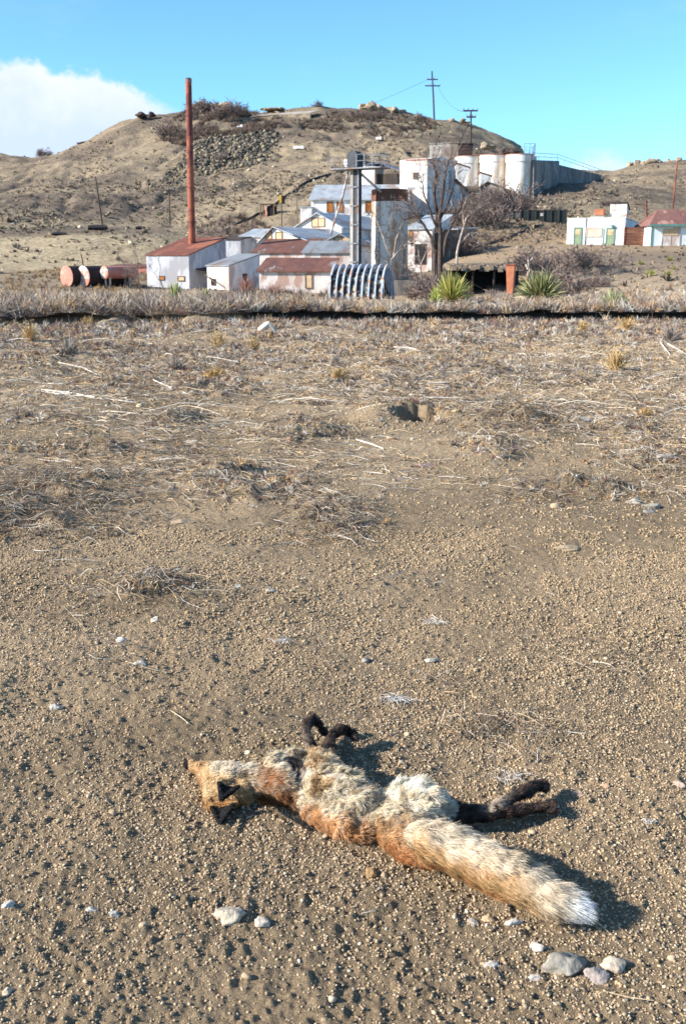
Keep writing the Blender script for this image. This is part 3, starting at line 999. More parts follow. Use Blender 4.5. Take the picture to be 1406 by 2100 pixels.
    m_ = MB(); rail(m_, (.6, -.85, zt), (2.85, -.85, zt), 1.0, 3, .035); rail(m_, (.6, .85, zt), (2.85, .85, zt), 1.0, 3, .035); rail(m_, (2.85, -.85, zt), (2.85, .85, zt), 1.0, 2, .035)
    m_.build('railing', STEEL, root); m_ = MB(); rail(m_, (-2.15, -.85, zt), (-1.0, -.85, zt), .9, 2, .035); m_.build('railing', STEEL, root)
    m_ = MB(); m_.tube([(0, 0, zt + 1.3), (0, 0, zt + 2.2)], .02, 5); m_.build('mast', STEEL, root)
    m_ = MB(); m_.tube([q(717, 338), q(703, 400), q(677, 482)], .10, 8); m_.build('spout', PIPEW, root, smooth=True)
    m_ = MB(); m_.tube([q(727, 345), q(768, 393) + Vector((.3, .6, 0))], .10, 8); m_.build('spout', PIPEW, root, smooth=True)

    # --- ribbed arch shelter
    fr = Frame(676, 626, 76, -20)
    root = empty('ribbed_arch_shelter', fr.o, fr.a, 'ribbed half round metal shelter with dark sheets between pale ribs', 'shelter')
    Lx = fr.xat(782, 624); hh = fr.front(676, 549)[1]; span = 2.7
    def arch(x, sc, n=20):
        return [(x, span / 2 - math.cos(math.pi * i / n) * span / 2 * sc, max(math.sin(math.pi * i / n), 0) ** .8 * hh * sc) for i in range(n + 1)]
    RIB = mat('pale_grey_rib_paint', S(170, 182, 196), S(150, 158, 170), 3, rough=.6, c3=S(190, 130, 84), c3amt=.3, c3scale=2.2)
    PANEL = mat('dark_patched_sheet', S(56, 60, 68), S(42, 44, 52), 2, rough=.8, c3=S(176, 170, 150), c3amt=.36, c3scale=2.6)
    for i in range(9):
        x = Lx * i / 8
        a, o_ = arch(x - .05, 1.0), arch(x - .05, 1.1)
        m_ = MB()
        for k in range(20):
            m_.prism([a[k], a[k + 1], o_[k + 1], o_[k]], (.11, 0, 0))
        m_.build('rib', RIB, root)
    for i in range(8):
        x = Lx * i / 8
        a, o_ = arch(x + .061, .95), arch(x + .061, .985)
        m_ = MB()
        for k in range(20):
            m_.prism([a[k], a[k + 1], o_[k + 1], o_[k]], (Lx / 8 - .122, 0, 0))
        m_.build('sheet', PANEL, root)
    a = arch(Lx + .04, .97)
    m_ = MB(); m_.prism([p for p in a if p[1] > 1.9 or p[2] > hh * .62], (.05, 0, 0)); 
    m_.build('end_sheet', STEEL, root)
    MB().box(Lx + .055, Lx + .14, .0, .14, 0, hh * .7).build('end_post', RIB, root); MB().box(Lx + .1, Lx + .16, 1.75, 1.88, 0, hh * .62).build('end_post', RIB, root)
    m_ = MB(); m_.box(.05, .1, .1, span - .1, 0, hh * .8); m_.build('rear_sheet', DARK, root)
    o = MB().prism([(0, 0, 0), (1.3, -.1, 0), (1.25, .3, .05), (.1, .5, .28)], (0, 0, .06)).build('fallen_panel', WHITE, None)
    o.location = P(778, 622, 73); tag(o, 'white fallen panel lying at the open end of the ribbed shelter', 'panel')

    # --- tanks
    for (u, v, r_, L_, m1, lab) in ((137, 567, 1.0, 4.6, RUSTP, 'horizontal tank with a plain pinkish rusty end, leftmost of the tanks'),
                                     (171, 567, 1.0, 4.8, TANKW, 'horizontal tank with flaking white and orange end, between two other tanks'),
                                     (214, 559, .62, 3.6, TANKW, 'smaller horizontal tank on pale legs right of the two big tank ends')):
        c = P(u, v, 104); a = R(-48)
        root = empty('storage_tank', (c.x, c.y, c.z - r_), 0, lab, 'tank', 'storage tanks in the yard')
        d = Vector((math.cos(R(50)), math.sin(R(50)), 0))
        ce = Vector((0, 0, r_))
        m_ = MB(); m_.tube([ce, ce + d * L_], r_, 40); m_.build('shell', TANKB if r_ > .9 else RUSTP, root, smooth=True)
        m_ = MB(); m_.tube([ce - d * .09, ce - d * .07, ce - d * .03, ce - d * .004], [r_ * .3, r_ * .8, r_ * .97, r_ * 1.02], 40); m_.build('end_cap', m1, root, smooth=True)
        for s_ in (.4, L_ - .8):
            for k in (-1, 1):
                nrm = Vector((-d.y, d.x, 0)) * k * r_ * .55
                z0 = -.9 if r_ < .9 else -.25
                MB().tube([ce + d * s_ + nrm + Vector((0, 0, z0 - r_)), ce + d * s_ + nrm + Vector((0, 0, -r_ * .6))], .10, 6).build('support_leg', mat('cream_post_paint', S(206, 190, 170), S(180, 164, 146)), root)
    shed('long_low_tank_house', 'low rusty pinkish shed running behind the tanks to the boiler shack', 'shed', 222, 303, 590, 549, 121, RUSTP, RUSTD, 3, .25, -10, over=.1)

    # --- silo bank
    SW = mat('stained_white_silo_render', S(236, 232, 226), S(222, 215, 206), .4, c3=S(206, 186, 162), c3amt=.3, c3scale=.35, stretch=(1, 1, .25))
    for (u0, u1, vt, vb, Y, lab) in ((930, 987, 322, 384, 190, 'stained white round silo, leftmost of the three joined silos'),
                                      (983, 1038, 319, 378, 188, 'white round silo in the middle of the three joined silos'),
                                      (1036, 1092, 318, 400, 185, 'white round silo nearest the long shaded concrete wall')):
        a, b_ = P(u0, vb, Y), P(u1, vb, Y); r_ = (b_.x - a.x) / 2; c = (a + b_) / 2; c.y += r_ * .4
        root = empty('round_silo', c, 0, lab, 'silo', 'white silos on the hillside')
        zt = P((u0 + u1) / 2, vt, Y).z - c.z
        cyl('silo_wall', SW, root, 0, 0, r_ * .985, -2.5, zt - 1.1, 48)
        cyl('collar', SW, root, 0, 0, r_ * 1.03, zt - 1.1, zt, 48)
        m_ = MB(); m_.tube([(0, 0, zt), (0, 0, zt + .14)], r_ * 1.05, 48); m_.build('rim', mat('rust_stained_coping', S(176, 120, 98)), root)
        m_ = MB()
        for k in range(10):
            t0 = 2 * math.pi * k / 10; t1 = 2 * math.pi * (k + 1) / 10
            rail(m_, (r_ * .95 * math.cos(t0), r_ * .95 * math.sin(t0), zt), (r_ * .95 * math.cos(t1), r_ * .95 * math.sin(t1), zt), 1.2, 1, .022, 2)
        m_.build('railing', FRAME, root)
    # buttress block right of silos
    fr = Frame(1071, 397, 187, -6); root = empty('silo_head_block', fr.o, fr.a, 'tall narrow white block joining the silos to the shaded wall', 'wall')
    W = fr.xat(1093, 395); h = fr.front(1071, 330)[1]
    MB().box(0, W, 0, 5, -2.0, h).build('block', WHITE, root); MB().box(-.1, W + .3, -.1, 5.1, h, h + .9).build('cap', WHITE, root)
    m_ = MB(); rail(m_, (0, 0, h + .9), (W, 0, h + .9), 1.9, 2, .04, 1); rail(m_, (W, 0, h + .9), (W, 5, h + .9), 1.9, 3, .04, 1); m_.build('railing', STEEL, root)
    # lean-to roofs between the silos
    for i, (pts, Y, lab) in enumerate((([(936, 336), (962, 345), (950, 376), (935, 384)], 182, 'white sloping hopper wall in front of the leftmost round silo'),
                                       ([(985, 355), (1006, 362), (1006, 376), (985, 384)], 180, 'small white sloping hopper wall before the middle round silo'))):
        c = P(pts[0][0], pts[2][1], Y)
        root = empty('hopper', c, 0, lab, 'hopper')
        m_ = MB(); m_.prism([P(u, v, Y) - c for u, v in pts], (0, 3, 0)); m_.build('wall', WHITE, root)
        m_ = MB(); a, b_ = P(pts[0][0] - 2, pts[0][1], Y) - c, P(pts[1][0] + 2, pts[1][1] + 1, Y) - c
        m_.prism([a, b_, b_ + Vector((0, 0, .3)), a + Vector((0, 0, .3))], (0, 3.2, 0)); m_.build('roof', RUSTD, root)
    # sloping shed at the silo feet
    gable('silo_foot_shed', 'grey low shed with sloping roof at the feet of the white silos', 'shed', 968, 1040, 412, 392, 1000, 374, 172, CONCD, TIMBD, 5, -20, base=2)
    # rear boxes
    shed('upper_concrete_house', 'flat roofed grey concrete house with stained front above the white tower', 'building', 880, 938, 335, 296, 205, CONC, CONC, 6, .05, -22, over=.15, base=3)
    shed('rusty_roof_cabin', 'dark rusty cabin standing on the silos next to the grey concrete house', 'cabin', 938, 965, 330, 295, 200, TANKB, TIMBD, 4, .1, -10, over=.2, base=3)
    # --- shaded concrete retaining wall
    a = P(1094, 398, 184); b_ = P(1232, 378, 224)
    root = empty('concrete_retaining_wall', a, 0, 'long shaded concrete wall with stepped sloping top and railing right of the silos', 'wall')
    pa, pm, pm2, pb = P(1094, 328, 184) - a, P(1146, 330, 199) - a, P(1146, 338, 199) - a, P(1232, 359, 224) - a
    b0 = b_ - a
    m_ = MB(); m_.prism([(0, 0, -2.5), (b0.x, b0.y, b0.z - 3), pb, pm2, pm, pa], (-.8, .55, 0)); m_.build('wall', CONCD, root)
    m_ = MB()
    for p_, q_, n in ((pa, pm, 4), (pm, pb, 7)):
        d_ = Vector((-.3, .2, 0)); rail(m_, p_ + d_, q_ + d_, 1.15, n, .045, 2)
    m_.build('railing', PIPEW, root)
    # --- long low wall and dark fence across the slope
    for (u0, u1, v0, v1, Y, m1, nm, lab) in ((950, 1066, 436, 458, 148, CONCD, 'low_wall', 'long low grey wall across the slope below the silos'),
                                              (1066, 1156, 431, 452, 147, mat('dark_green_mesh', S(52, 60, 58), S(40, 46, 46)), 'screen_fence', 'dark green screened fence with small white notice on the slope')):
        fr = Frame(u0, v1, Y, 0); W = fr.xat(u1); h = fr.front(u0, v0)[1]
        root = empty(nm, fr.o, 0, lab, 'fence' if 'fence' in nm else 'wall')
        MB().box(0, W, 0, .15, -.8, h).build('screen' if 'fence' in nm else 'wall', m1, root)
        m_ = MB()
        for i in range(7): m_.box(W * i / 6 - .06, W * i / 6 + .06, -.1, .25, -.8, h + .12)
        m_.build('posts', TIMBD if 'fence' in nm else CONCD, root)
        if 'fence' in nm:
            x, z = fr.front(1111, 440); MB().box(x - .25, x + .25, -.05, -.02, z - .2, z + .2).build('notice', WHITE, root)

    # --- turquoise building
    fr = Frame(1160, 505, 121, -20); root = empty('turquoise_block', fr.o, fr.a, 'flat roofed pale turquoise building with two green doors and tan boarded window', 'building')
    W = fr.xat(1278, 503); h = fr.front(1160, 447)[1]
    D_ = fr.side(1310, 447, W)[0]; MB().box(0, W, 0, D_, -.6, h - .15).build('wall', TURQ, root)
    MB().box(-.05, W + .05, -.05, D_ + .05, h - .15, h).build('parapet', mat('pale_coping', S(206, 208, 200), S(190, 190, 184)), root)
    for px in ((1178, 1190, 468, 501), (1244, 1257, 469, 502)):
        f = opening(fr, root, 'door', px, GREEN, TEAL)
        x0, z1 = fr.front(px[0] + 1, px[2] + 2); x1, z0 = fr.front(px[1] - 1, px[2] + 13)
        MB().box(x0, x1, -.06, -.036, z0, z1).build('door_panel', BOARD, f)
    opening(fr, root, 'window', (1203, 1231, 468, 484), mat('pale_tan_board', S(212, 190, 172), S(196, 174, 156)), mat('pale_tan_board', S(212, 190, 172)))
    x, z = fr.front(1201, 447); MB().tube([(x, -.06, 0), (x, -.06, h)], .05, 6).build('downpipe', PIPEW, root)
    x, z = fr.front(1255, 466); MB().box(x - .12, x + .12, -.3, 0, z, z + .25).build('wall_lamp', TEAL, root)
    x, z = fr.front(1237, 469); m_ = MB(); m_.tube([(x, -.05, -.3), (x, -.05, z)], .03, 5); m_.build('conduit', TEAL, root)
    # box on its roof level (stands behind)
    fr2 = Frame(1249, 450, 134, -20); root = empty('corrugated_hut', fr2.o, fr2.a, 'pale corrugated hut rising behind the turquoise building roof', 'hut')
    W2 = fr2.xat(1283, 448); h2 = fr2.front(1249, 418)[1]
    MB().box(0, W2, 0, 3, -3, h2).build('wall', mat('pale_corrugated_sheet', S(222, 216, 210), S(204, 190, 182), 2, wave=('X', 1.5), bump=.8, c3=S(188, 130, 104), c3amt=.35), root)
    m_ = MB(); m_.prism([(-.15, -.2, h2 + .1), (W2 + .15, -.2, h2 + .1), (W2 + .15, 3.3, h2 - .7), (-.15, 3.3, h2 - .7)], (0, 0, .08)); m_.build('roof', TIMBD, root)
    fr2 = Frame(1217, 452, 134, -20); root = empty('orange_crate', fr2.o, fr2.a, 'small orange rusty box on a pale base above the turquoise parapet', 'box')
    W2 = fr2.xat(1236, 448); h2 = fr2.front(1217, 429)[1]
    MB().box(0, W2, 0, 1.3, h2 * .45, h2).build('box', mat('orange_rust_sheet', S(184, 118, 86), S(160, 98, 72), 2), root); MB().box(-.2, W2 * 1.1, .1, 1.4, -2, h2 * .45).build('base', CONC, root)
    # brown fence
    fr2 = Frame(1279, 504, 118.5, -4); root = empty('board_fence', fr2.o, fr2.a, 'brown horizontal board fence with grey end panel between the two right buildings', 'fence')
    W2 = fr2.xat(1316, 502); h2 = fr2.front(1279, 466)[1]; W3 = fr2.xat(1331, 502)
    m_ = MB()
    for i in range(8): m_.box(0, W2, (i % 2) * .012, .05 + (i % 2) * .012, -.3 + (h2 + .3) * i / 8 + .01, -.3 + (h2 + .3) * (i + 1) / 8 - .01)
    m_.build('boards', BROWNF, root)
    MB().box(W2 + .03, W3 - .15, -.02, .08, -.3, h2 * .96).build('grey_panel', CONC, root)
    m_ = MB(); 
    for x in (-.04, W2 + .0, W3 - .1): m_.box(x - .05, x + .07, -.05, .12, -.3, h2 + .05)
    m_.build('posts', RUST, root)
    # right house
    fr = Frame(1333, 507, 115, -2); root = empty('red_roofed_house', fr.o, fr.a, 'pale turquoise house with red-brown metal roof at the right edge', 'house')
    W = fr.xat(1480, 503); h = fr.front(1333, 462)[1]
    MB().box(0, W, 0, 6, -.5, h).build('wall', TURQ, root)
    zt = fr.front(1360, 432, 3.2)[1]
    m_ = MB(); m_.prism([(-.35, -.45, h - .02), (1.3, 3.2, zt), (W - 1, 3.2, zt), (W + .3, -.45, h - .02)], (0, 0, .12)); m_.build('roof_slope', REDR, root)
    m_ = MB(); m_.prism([(-.35, 6.6, h - .02), (1.3, 3.25, zt), (W - 1, 3.25, zt), (W + .3, 6.6, h - .02)], (0, 0, .12)); m_.build('roof_slope', REDR, root)
    m_ = MB(); m_.prism([(-.3, -.4, h - .04), (1.3, 3.2, zt - .03), (-.3, 6.5, h - .04)], (.1, 0, 0)); m_.build('hip', REDR, root)
    MB().box(-.35, W + .3, -.5, -.43, h - .14, h + .1).build('gutter', TEAL, root)
    MB().box(-.06, .1, -.06, .1, -.5, h - .1).build('corner_trim', TEAL, root)
    opening(fr, root, 'double_door', (1358, 1390, 468, 506), WHITE, WHITE, 0.0, 1)
    f = MB(); x0, z1 = fr.front(1359, 469); x1, z0 = fr.front(1389, 483); f.box(x0, x1, -.08, -.072, z0, z1); f.build('door_board', BOARD, root)

    # --- small hut on the slope, orange box in the pit
    h0 = hit1(535, 449); root = empty('timber_hut', h0 - Vector((0, 0, .2)), R(-10), 'tiny open timber hut with pale roof alone on the slope', 'hut')
    m_ = MB()
    for x, y in ((0, 0), (2.1, 0), (0, 1.6), (2.1, 1.6)): m_.box(x - .08, x + .08, y - .08, y + .08, 0, 2.3)
    m_.build('posts', FRAME, root); MB().box(1.0, 2.0, .2, 1.6, 0, 2.1).build('dark_wall', DARK, root); MB().box(.7, .95, -.02, .1, 0, 2.2).build('door_board', RUSTP, root)
    MB().box(-.2, 2.4, -.2, 1.8, 2.3, 2.42).build('roof', FRAME, root)
    fr2 = Frame(1037, 576, 80, -18); root = empty('orange_bin', fr2.o, fr2.a, 'orange rusty upright bin standing in the dark hollow', 'bin')
    W2 = fr2.xat(1053, 574); h2 = fr2.front(1037, 544)[1]
    m_ = MB(); m_.prism([(.08, 0, -1.0), (W2 - .08, 0, -1.0), (W2, 0, h2), (-.05, 0, h2)], (0, .8, 0)); m_.build('body', mat('orange_rust_sheet', S(206, 120, 76)), root)
    MB().box(-.1, W2 + .05, -.06, .86, h2, h2 + .07).build('lid', RUST, root)
    # earth roofed shelter added behind the yuccas to shade the hollow
    fr2 = Frame(925, 604, 86, 0); root = empty('shade_shelter', fr2.o, 0, 'earth roofed shelter added to keep the hollow beside the orange bin in shade', 'shade_shelter')
    W2 = fr2.xat(1056, 596); h2 = fr2.front(925, 552)[1]; EARTH = mat('brown_bank_earth', S(132, 116, 96), S(104, 90, 76), 1.5, bump=.8)
    PIT_SHADE = mat('pit_shade_and_charred_timber', S(46, 44, 48), S(34, 32, 36), 2)  # near black walls, shade of the hollow put into their colour
    m_ = MB(); n = 14
    for i in range(n):
        x0, x1 = W2 * i / n, W2 * (i + 1) / n
        z = h2 + .12 * math.sin(i * 1.7) ; y0 = -.2 + .25 * math.sin(i * 2.3)
        m_.prism([(x0, y0, z - .1), (x0, 6, h2 + .05), (x0, 6, h2 + .45), (x0, y0 + .3, z + .22)], (x1 - x0, 0, 0))
    m_.build('earth_roof', EARTH, root)
    MB().box(0, W2, 4.0, 4.3, -1, h2 - .12).build('back_wall', PIT_SHADE, root)
    MB().box(-.3, 0, -.1, 4.3, -1, h2 - .1).build('side_wall', PIT_SHADE, root)
    MB().box(W2, W2 + .3, .5, 4.3, -1, h2 - .1).build('side_wall', PIT_SHADE, root)
    for i in (2, 4): MB().tube([(W2 * i / 6, .3, -1), (W2 * i / 6, .3, h2 - .1)], .1, 7).build('prop', TIMBD, root)
    # hilltop ruin
    h0 = P(512, 247, 284) - Vector((0, 0, 1.1)); root = empty('hilltop_ruin', h0, R(-12), 'ruined stone walls with a flat broken roof near the hilltop', 'ruin')
    m_ = MB(); m_.prism([(0, .3, 1.9), (6, .1, 2.3), (12, .2, 2.3), (16, .4, 2.5), (17, 5, 3.6), (9, 6, 3.5), (1, 5, 3.0)], (0, 0, .12)); m_.build('roof', mat('grey_broken_roofing', S(176, 164, 148), S(150, 138, 124), .5), root)
    for i, (x0, x1, z1) in enumerate(((0, 3.4, 1.9), (3.4, 6.2, 2.1), (6.2, 10.6, 2.3), (10.6, 16, 2.4))):
        MB().prism([(x0, .06 * i, -3), (x1, .06 * i, -3), (x1, .06 * i, z1), (x0, .06 * i, z1 - .2)], (0, .9, 0)).build('stone_wall', ROCK, root)
    MB().box(1, 15, 4, 4.6, -3, 2.6).build('rear_wall', ROCK, root)


buildings()


def poles():
    def pole(name, label, u0, v0, u1, v1, Y, r, arms=(), m_=TIMBD, extra=0.0, group=None):
        if Y is None:
            b = hit1(u0, v0); Y = b.y
        b = P(u0, v0, Y); t = P(u1, v1, Y)
        root = empty(name, b - Vector((0, 0, .3 + extra)), 0, label, 'pole' if 'pole' in name else 'post', group)
        o = Vector(root.location)
        MB().tube([Vector((0, 0, 0)), (b + t) / 2 - o, t - o], [r, r * .85, r * .7], 8).build('shaft', m_, root, smooth=True)
        for (v, ua, ub) in arms:
            a, c = P(ua, v, Y) - o, P(ub, v, Y) - o
            MB().box(a.x, c.x, -.12, .12, a.z - .14, a.z + .14).build('crossarm', m_, root)
            k = MB()
            for f in (.03, .35, .65, .97):
                x = a.x + (c.x - a.x) * f; k.tube([(x, 0, a.z + .14), (x, 0, a.z + .5)], .09, 6)
            k.build('insulators', STEEL, root)
        return root, o, Y
    r_, o, Y = pole('power_pole', 'tall power pole with two crossarms on the hill skyline', 891, 250, 885, 146, 299, .26, [(163, 875, 897), (176, 871, 902)], STEELD, 2)
    r_, o, Y = pole('power_pole', 'wooden pole with two wide crossarms above the white silos', 965, 320, 965, 226, 215, .2, [(227, 949, 979), (240, 956, 975)], TIMBD, 3)
    a, b = P(961, 252, Y) - o, P(938, 296, Y) - o
    MB().tube([a, b], .13, 6).build('brace', TIMBD, r_)
    pole('utility_pole', 'thin leaning bare pole on the left hillside', 212, 470, 196, 362, None, .12, (), TIMBD)
    pole('utility_pole', 'short dark pole with small crossarm left of the smokestack', 349, 462, 347, 388, None, .12, [(391, 340, 357)], TIMBD)
    pole('utility_pole', 'reddish pole rising behind the red roofed house', 1377, 436, 1388, 330, 150, .13, (), RUST, 2)
    pole('wooden_post', 'short dark post beside the board fence gap', 1325, 470, 1324, 410, 124, .14, (), RUST, 1)
    pole('wooden_post', 'thin slanting post left of the white annex', 610, 440, 606, 378, 150, .09, (), BARK, 1)
    pole('wooden_post', 'leaning stick post above the storage tanks', 173, 546, 166, 520, 118, .07, (), TIMBD, 1)
    r_, o, Y = pole('sign_post', 'slim twin post with small yellow and black sign on the slope', 578, 462, 577, 400, 140, .07, (), TIMBD, .5)
    a = P(577, 408, Y) - o
    MB().box(a.x - .28, a.x + .02, -.1, -.05, a.z - .5, a.z + .5).build('yellow_plate', mat('yellow_sign_paint', S(216, 172, 60), S(196, 150, 50)), r_)
    MB().box(a.x + .02, a.x + .45, -.1, -.05, a.z - .6, a.z + .4).build('black_plate', DARK, r_)
    # power lines from the skyline pole
    for i, (p, q, sag) in enumerate(((P(877, 163, 299), P(300, 300, 420), 6), (P(897, 176, 299), P(964, 228, 215), 2))):
        m_ = MB(); n = 14
        m_.tube([p.lerp(q, t / n) - Vector((0, 0, sag * 4 * (t / n) * (1 - t / n))) for t in range(n + 1)], .035, 4)
        o = m_.build('power_line', STEELD); tag(o, ['power line running left from the skyline pole', 'power line running down from skyline pole to silo pole'][i], 'power line')
    # dark pipelines over the slopes
    for lab, px in (('dark pipeline climbing the slope from the bare trees towards the tower', [(455, 478), (500, 455), (540, 438), (580, 410), (612, 386), (650, 366), (712, 344)]),
                    ('dark pipeline lying on the pale slope right of the big tree', [(972, 512), (1000, 503), (1040, 491), (1075, 474), (1112, 465)])):
        pts = [hit1(u, v) + Vector((0, 0, .15)) for u, v in px]
        pp = [pts[0]]
        for a, b in zip(pts[:-1], pts[1:]):
            for t in (1 / 3, 2 / 3, 1):
                p = a.lerp(b, t); p.z = Hs(p.x, p.y) + .1 + random.uniform(-.05, .1); pp.append(p)
        o = MB().tube(pp, .19, 8).build('pipeline', mat('dark_bitumen_pipe', S(64, 58, 56), S(48, 44, 44))); tag(o, lab, 'pipeline')
    for i, (u, v, w, h, lab) in enumerate(((201, 473, 2.6, .7, 'black charred log at the foot of the leaning pole'), (122, 483, 2.0, .4, 'dark flat timber on the left terrace edge'),
                                           (288, 471, 1.3, .4, 'small dark timber on the terrace edge left of the stack'))):
        b = hit1(u, v); m_ = MB(); m_.tube([(-w / 2, 0, h / 2), (0, .1, h / 2 + .05), (w / 2, 0, h / 2)], [h / 2, h / 2 * 1.1, h / 2 * .8], 7)
        o = m_.build('charred_log', mat('pit_shade_and_charred_timber', S(46, 44, 48))); o.location = b; tag(o, lab, 'log')
    for i, (u, v, w, lab) in enumerate(((612, 307, 2.4, 'white scrap sheet lying on the hillside below the rock pile'), (776, 290, 1.2, 'tiny white scrap on the hillside above the elevator tower'),
                                        (492, 262, 1.4, 'small pale scrap sheet above the rock pile'))):
        b = hit1(u, v); o = MB().prism([(-w / 2, -.4, .1), (w / 2, -.5, .0), (w / 2 * .8, .7, .75), (-w / 2, .6, .6)], (0, 0, .08)).build('scrap_sheet', WHITE)
        o.location = b; tag(o, lab, 'scrap sheet')


poles()

# ------------------------------------------------------------------ rocks
_ico = {}


def ico(sub):
    if sub not in _ico:
        bm = bmesh.new(); bmesh.ops.create_icosphere(bm, subdivisions=sub, radius=1)
        V = np.array([v.co[:] for v in bm.verts]); F = np.array([[v.index for v in f.verts] for f in bm.faces]); bm.free()
        _ico[sub] = (V, F)
    return _ico[sub]


def rock_shape(seed, sub=3, rough=.28, facets=9):
    V, F = ico(sub)
    r = np.random.default_rng(seed)
    V = V.copy()
    for _ in range(facets):
        n = r.normal(size=3); n /= np.linalg.norm(n)
        d = r.uniform(.55, .9)
        k = V @ n
        V -= np.maximum(k - d, 0)[:, None] * n * .92
    o = r.uniform(0, 50, 3)
    nz = noise3(V[:, 0] * 1.6 + o[0], V[:, 1] * 1.6 + o[1], V[:, 2] * 1.6 + o[2], seed) + .5 * noise3(V[:, 0] * 4 + o[0], V[:, 1] * 4, V[:, 2] * 4, seed + 1)
    V = V * (1 + rough * nz[:, None] * .5)
    if sub == 1: V = V * r.uniform(.62, 1.18, (len(V), 1))
    return V, F


def rotz(a):
    c, s = math.cos(a), math.sin(a); return np.array([[c, -s, 0], [s, c, 0], [0, 0, 1]])


def outcrops():
    data = [(302, 238, 30, 12, 'dark boulder outcrop on the left shoulder of the hill skyline'),
            (435, 217, 66, 15, 'long flat rock ledge crowning the skyline just right of the smokestack'),
            (560, 224, 40, 7, 'low rock ledge beside the hilltop ruin'),
            (760, 222, 30, 22, 'tall pale boulder standing on the skyline above the elevator tower'),
            (802, 230, 44, 15, 'grey boulder row on the skyline left of the tall power pole'),
            (848, 240, 30, 13, 'small brown rocks on the skyline close left of the tall power pole'),
            (925, 248, 10, 12, 'small upright pinkish rock right of the skyline power pole'),
            (952, 249, 18, 9, 'small rounded rocks beside the crossarm pole on the skyline'),
            (1048, 302, 34, 20, 'dark boulder mass at the right end of the hill above the silos'),
            (1000, 300, 26, 12, 'shaded rocks behind the middle white silo'),
            (660, 240, 40, 9, 'yellowish cut rock face below the skyline right of the ruin'),
            (1312, 341, 40, 19, 'rocky outcrop on the left part of the far right ridge'),
            (1340, 336, 26, 20, 'tallest boulder group on the far right ridge'),
            (1384, 332, 34, 18, 'boulder outcrop on the far right ridge at the picture edge'),
            (1285, 348, 18, 8, 'low scattered rocks at the left end of the right ridge'),
            (585, 232, 26, 8, 'broken rocks right against the hilltop ruin'),
            (170, 292, 18, 5, 'low dark rocks on the far left skyline slope'), ]
    r = np.random.default_rng(5)
    for i, (u, v, w, h, lab) in enumerate(data):
        Y = 297.0 if not (1030 < u < 1070 or u == 1000) else 262.0
        if u == 660: Y = 290
        if u == 1000: Y = 240
        c = P(u, v, Y); gz = Hs(c.x, c.y)
        if abs(gz - c.z) > 2 and u not in (1000,):
            c.z = (gz + c.z) / 2
        s = Y / FPX
        Vs, Fs, n = [], [], 0
        k = max(3, int(w / 7))
        for j in range(k):
            V, F = rock_shape(100 + i * 13 + j, 3, .75, 14)
            rz = r.uniform(.35, 1.0) * h * s * .62
            rx = r.uniform(.7, 1.3) * max(h * .55, w / k * 1.3) * s
            V = (V * np.array([rx, rx * r.uniform(.7, 1.2), rz])) @ rotz(r.uniform(0, 6)).T
            V += np.array([(j + .5 - k / 2) * w / k * s, r.uniform(-1.5, 1.5), rz * .35 - .3])
            Vs.append(V); Fs.append(F + n); n += len(V)
        me = np_mesh('rock_outcrop', np.concatenate(Vs), np.concatenate(Fs), False, None, ROCK if i not in (0, 8, 10, 16) else mat('dark_brown_rock', S(84, 70, 64), S(64, 54, 52), 1, bump=.8))
        o = link(bpy.data.objects.new('rock_outcrop', me)); o.location = c
        tag(o, lab, 'rock outcrop')


outcrops()


def in_poly(u, v, poly):
    ins = np.zeros(len(u), bool)
    n = len(poly)
    for i in range(n):
        x0, y0 = poly[i]; x1, y1 = poly[(i + 1) % n]
        if y0 == y1: continue
        c = ((y0 > v) != (y1 > v)) & (u < (x1 - x0) * (v - y0) / (y1 - y0) + x0)
        ins ^= c
    return ins


def scatter_rocks(name, pts, size, cols, sub, squash, m_, label=None, cat=None, smooth=False, seed=3, nvar=24):
    """many small stones in one mesh (uncountable)"""
    r = np.random.default_rng(seed)
    base = [rock_shape(500 + seed * 50 + k, sub, .3, 7 if sub > 1 else 0) for k in range(nvar)]
    n = len(pts)
    which = r.integers(0, nvar, n)
    nv = len(base[0][0]); F0 = base[0][1]
    B = np.stack([b[0] for b in base])[which]                      # n,nv,3
    sc = np.stack([size * r.uniform(.75, 1.35, n), size * r.uniform(.75, 1.3, n), size * r.uniform(squash[0], squash[1], n)], 1)
    B = B * sc[:, None, :]
    a = r.uniform(0, 2 * np.pi, n); t = r.uniform(-.5, .5, n)
    ct, st_ = np.cos(t)[:, None], np.sin(t)[:, None]
    x, y, z = B[..., 0], B[..., 1], B[..., 2]
    y, z = y * ct - z * st_, y * st_ + z * ct
    ca, sa = np.cos(a)[:, None], np.sin(a)[:, None]
    x, y = x * ca - y * sa, x * sa + y * ca
    V = np.stack([x, y, z], -1) + pts[:, None, :]
    V[..., 2] += sc[:, 2][:, None] * .22
    F = (F0[None] + (np.arange(n) * nv)[:, None, None]).reshape(-1, 3)
    C = np.repeat(cols, nv, 0)
    me = np_mesh(name, V.reshape(-1, 3), F, smooth, C, m_)
    o = link(bpy.data.objects.new(name, me))
    tag(o, label, cat, None, 'stuff')
    return o


STONE = vmat('pebble_stone', .85, bump=.3, bscale=260, spec=.25)
FARST = vmat('field_stone', .9, bscale=3, spec=.2)
FIB = vmat('dry_stem', .8, spec=.2, bscale=60)


def pal(r, n, cs, w):
    cs = np.array([S(*c)[:3] for c in cs]); w = np.array(w, float); w /= w.sum()
    c = cs[r.choice(len(cs), n, p=w)]
    return c * r.uniform(.78, 1.18, (n, 1))


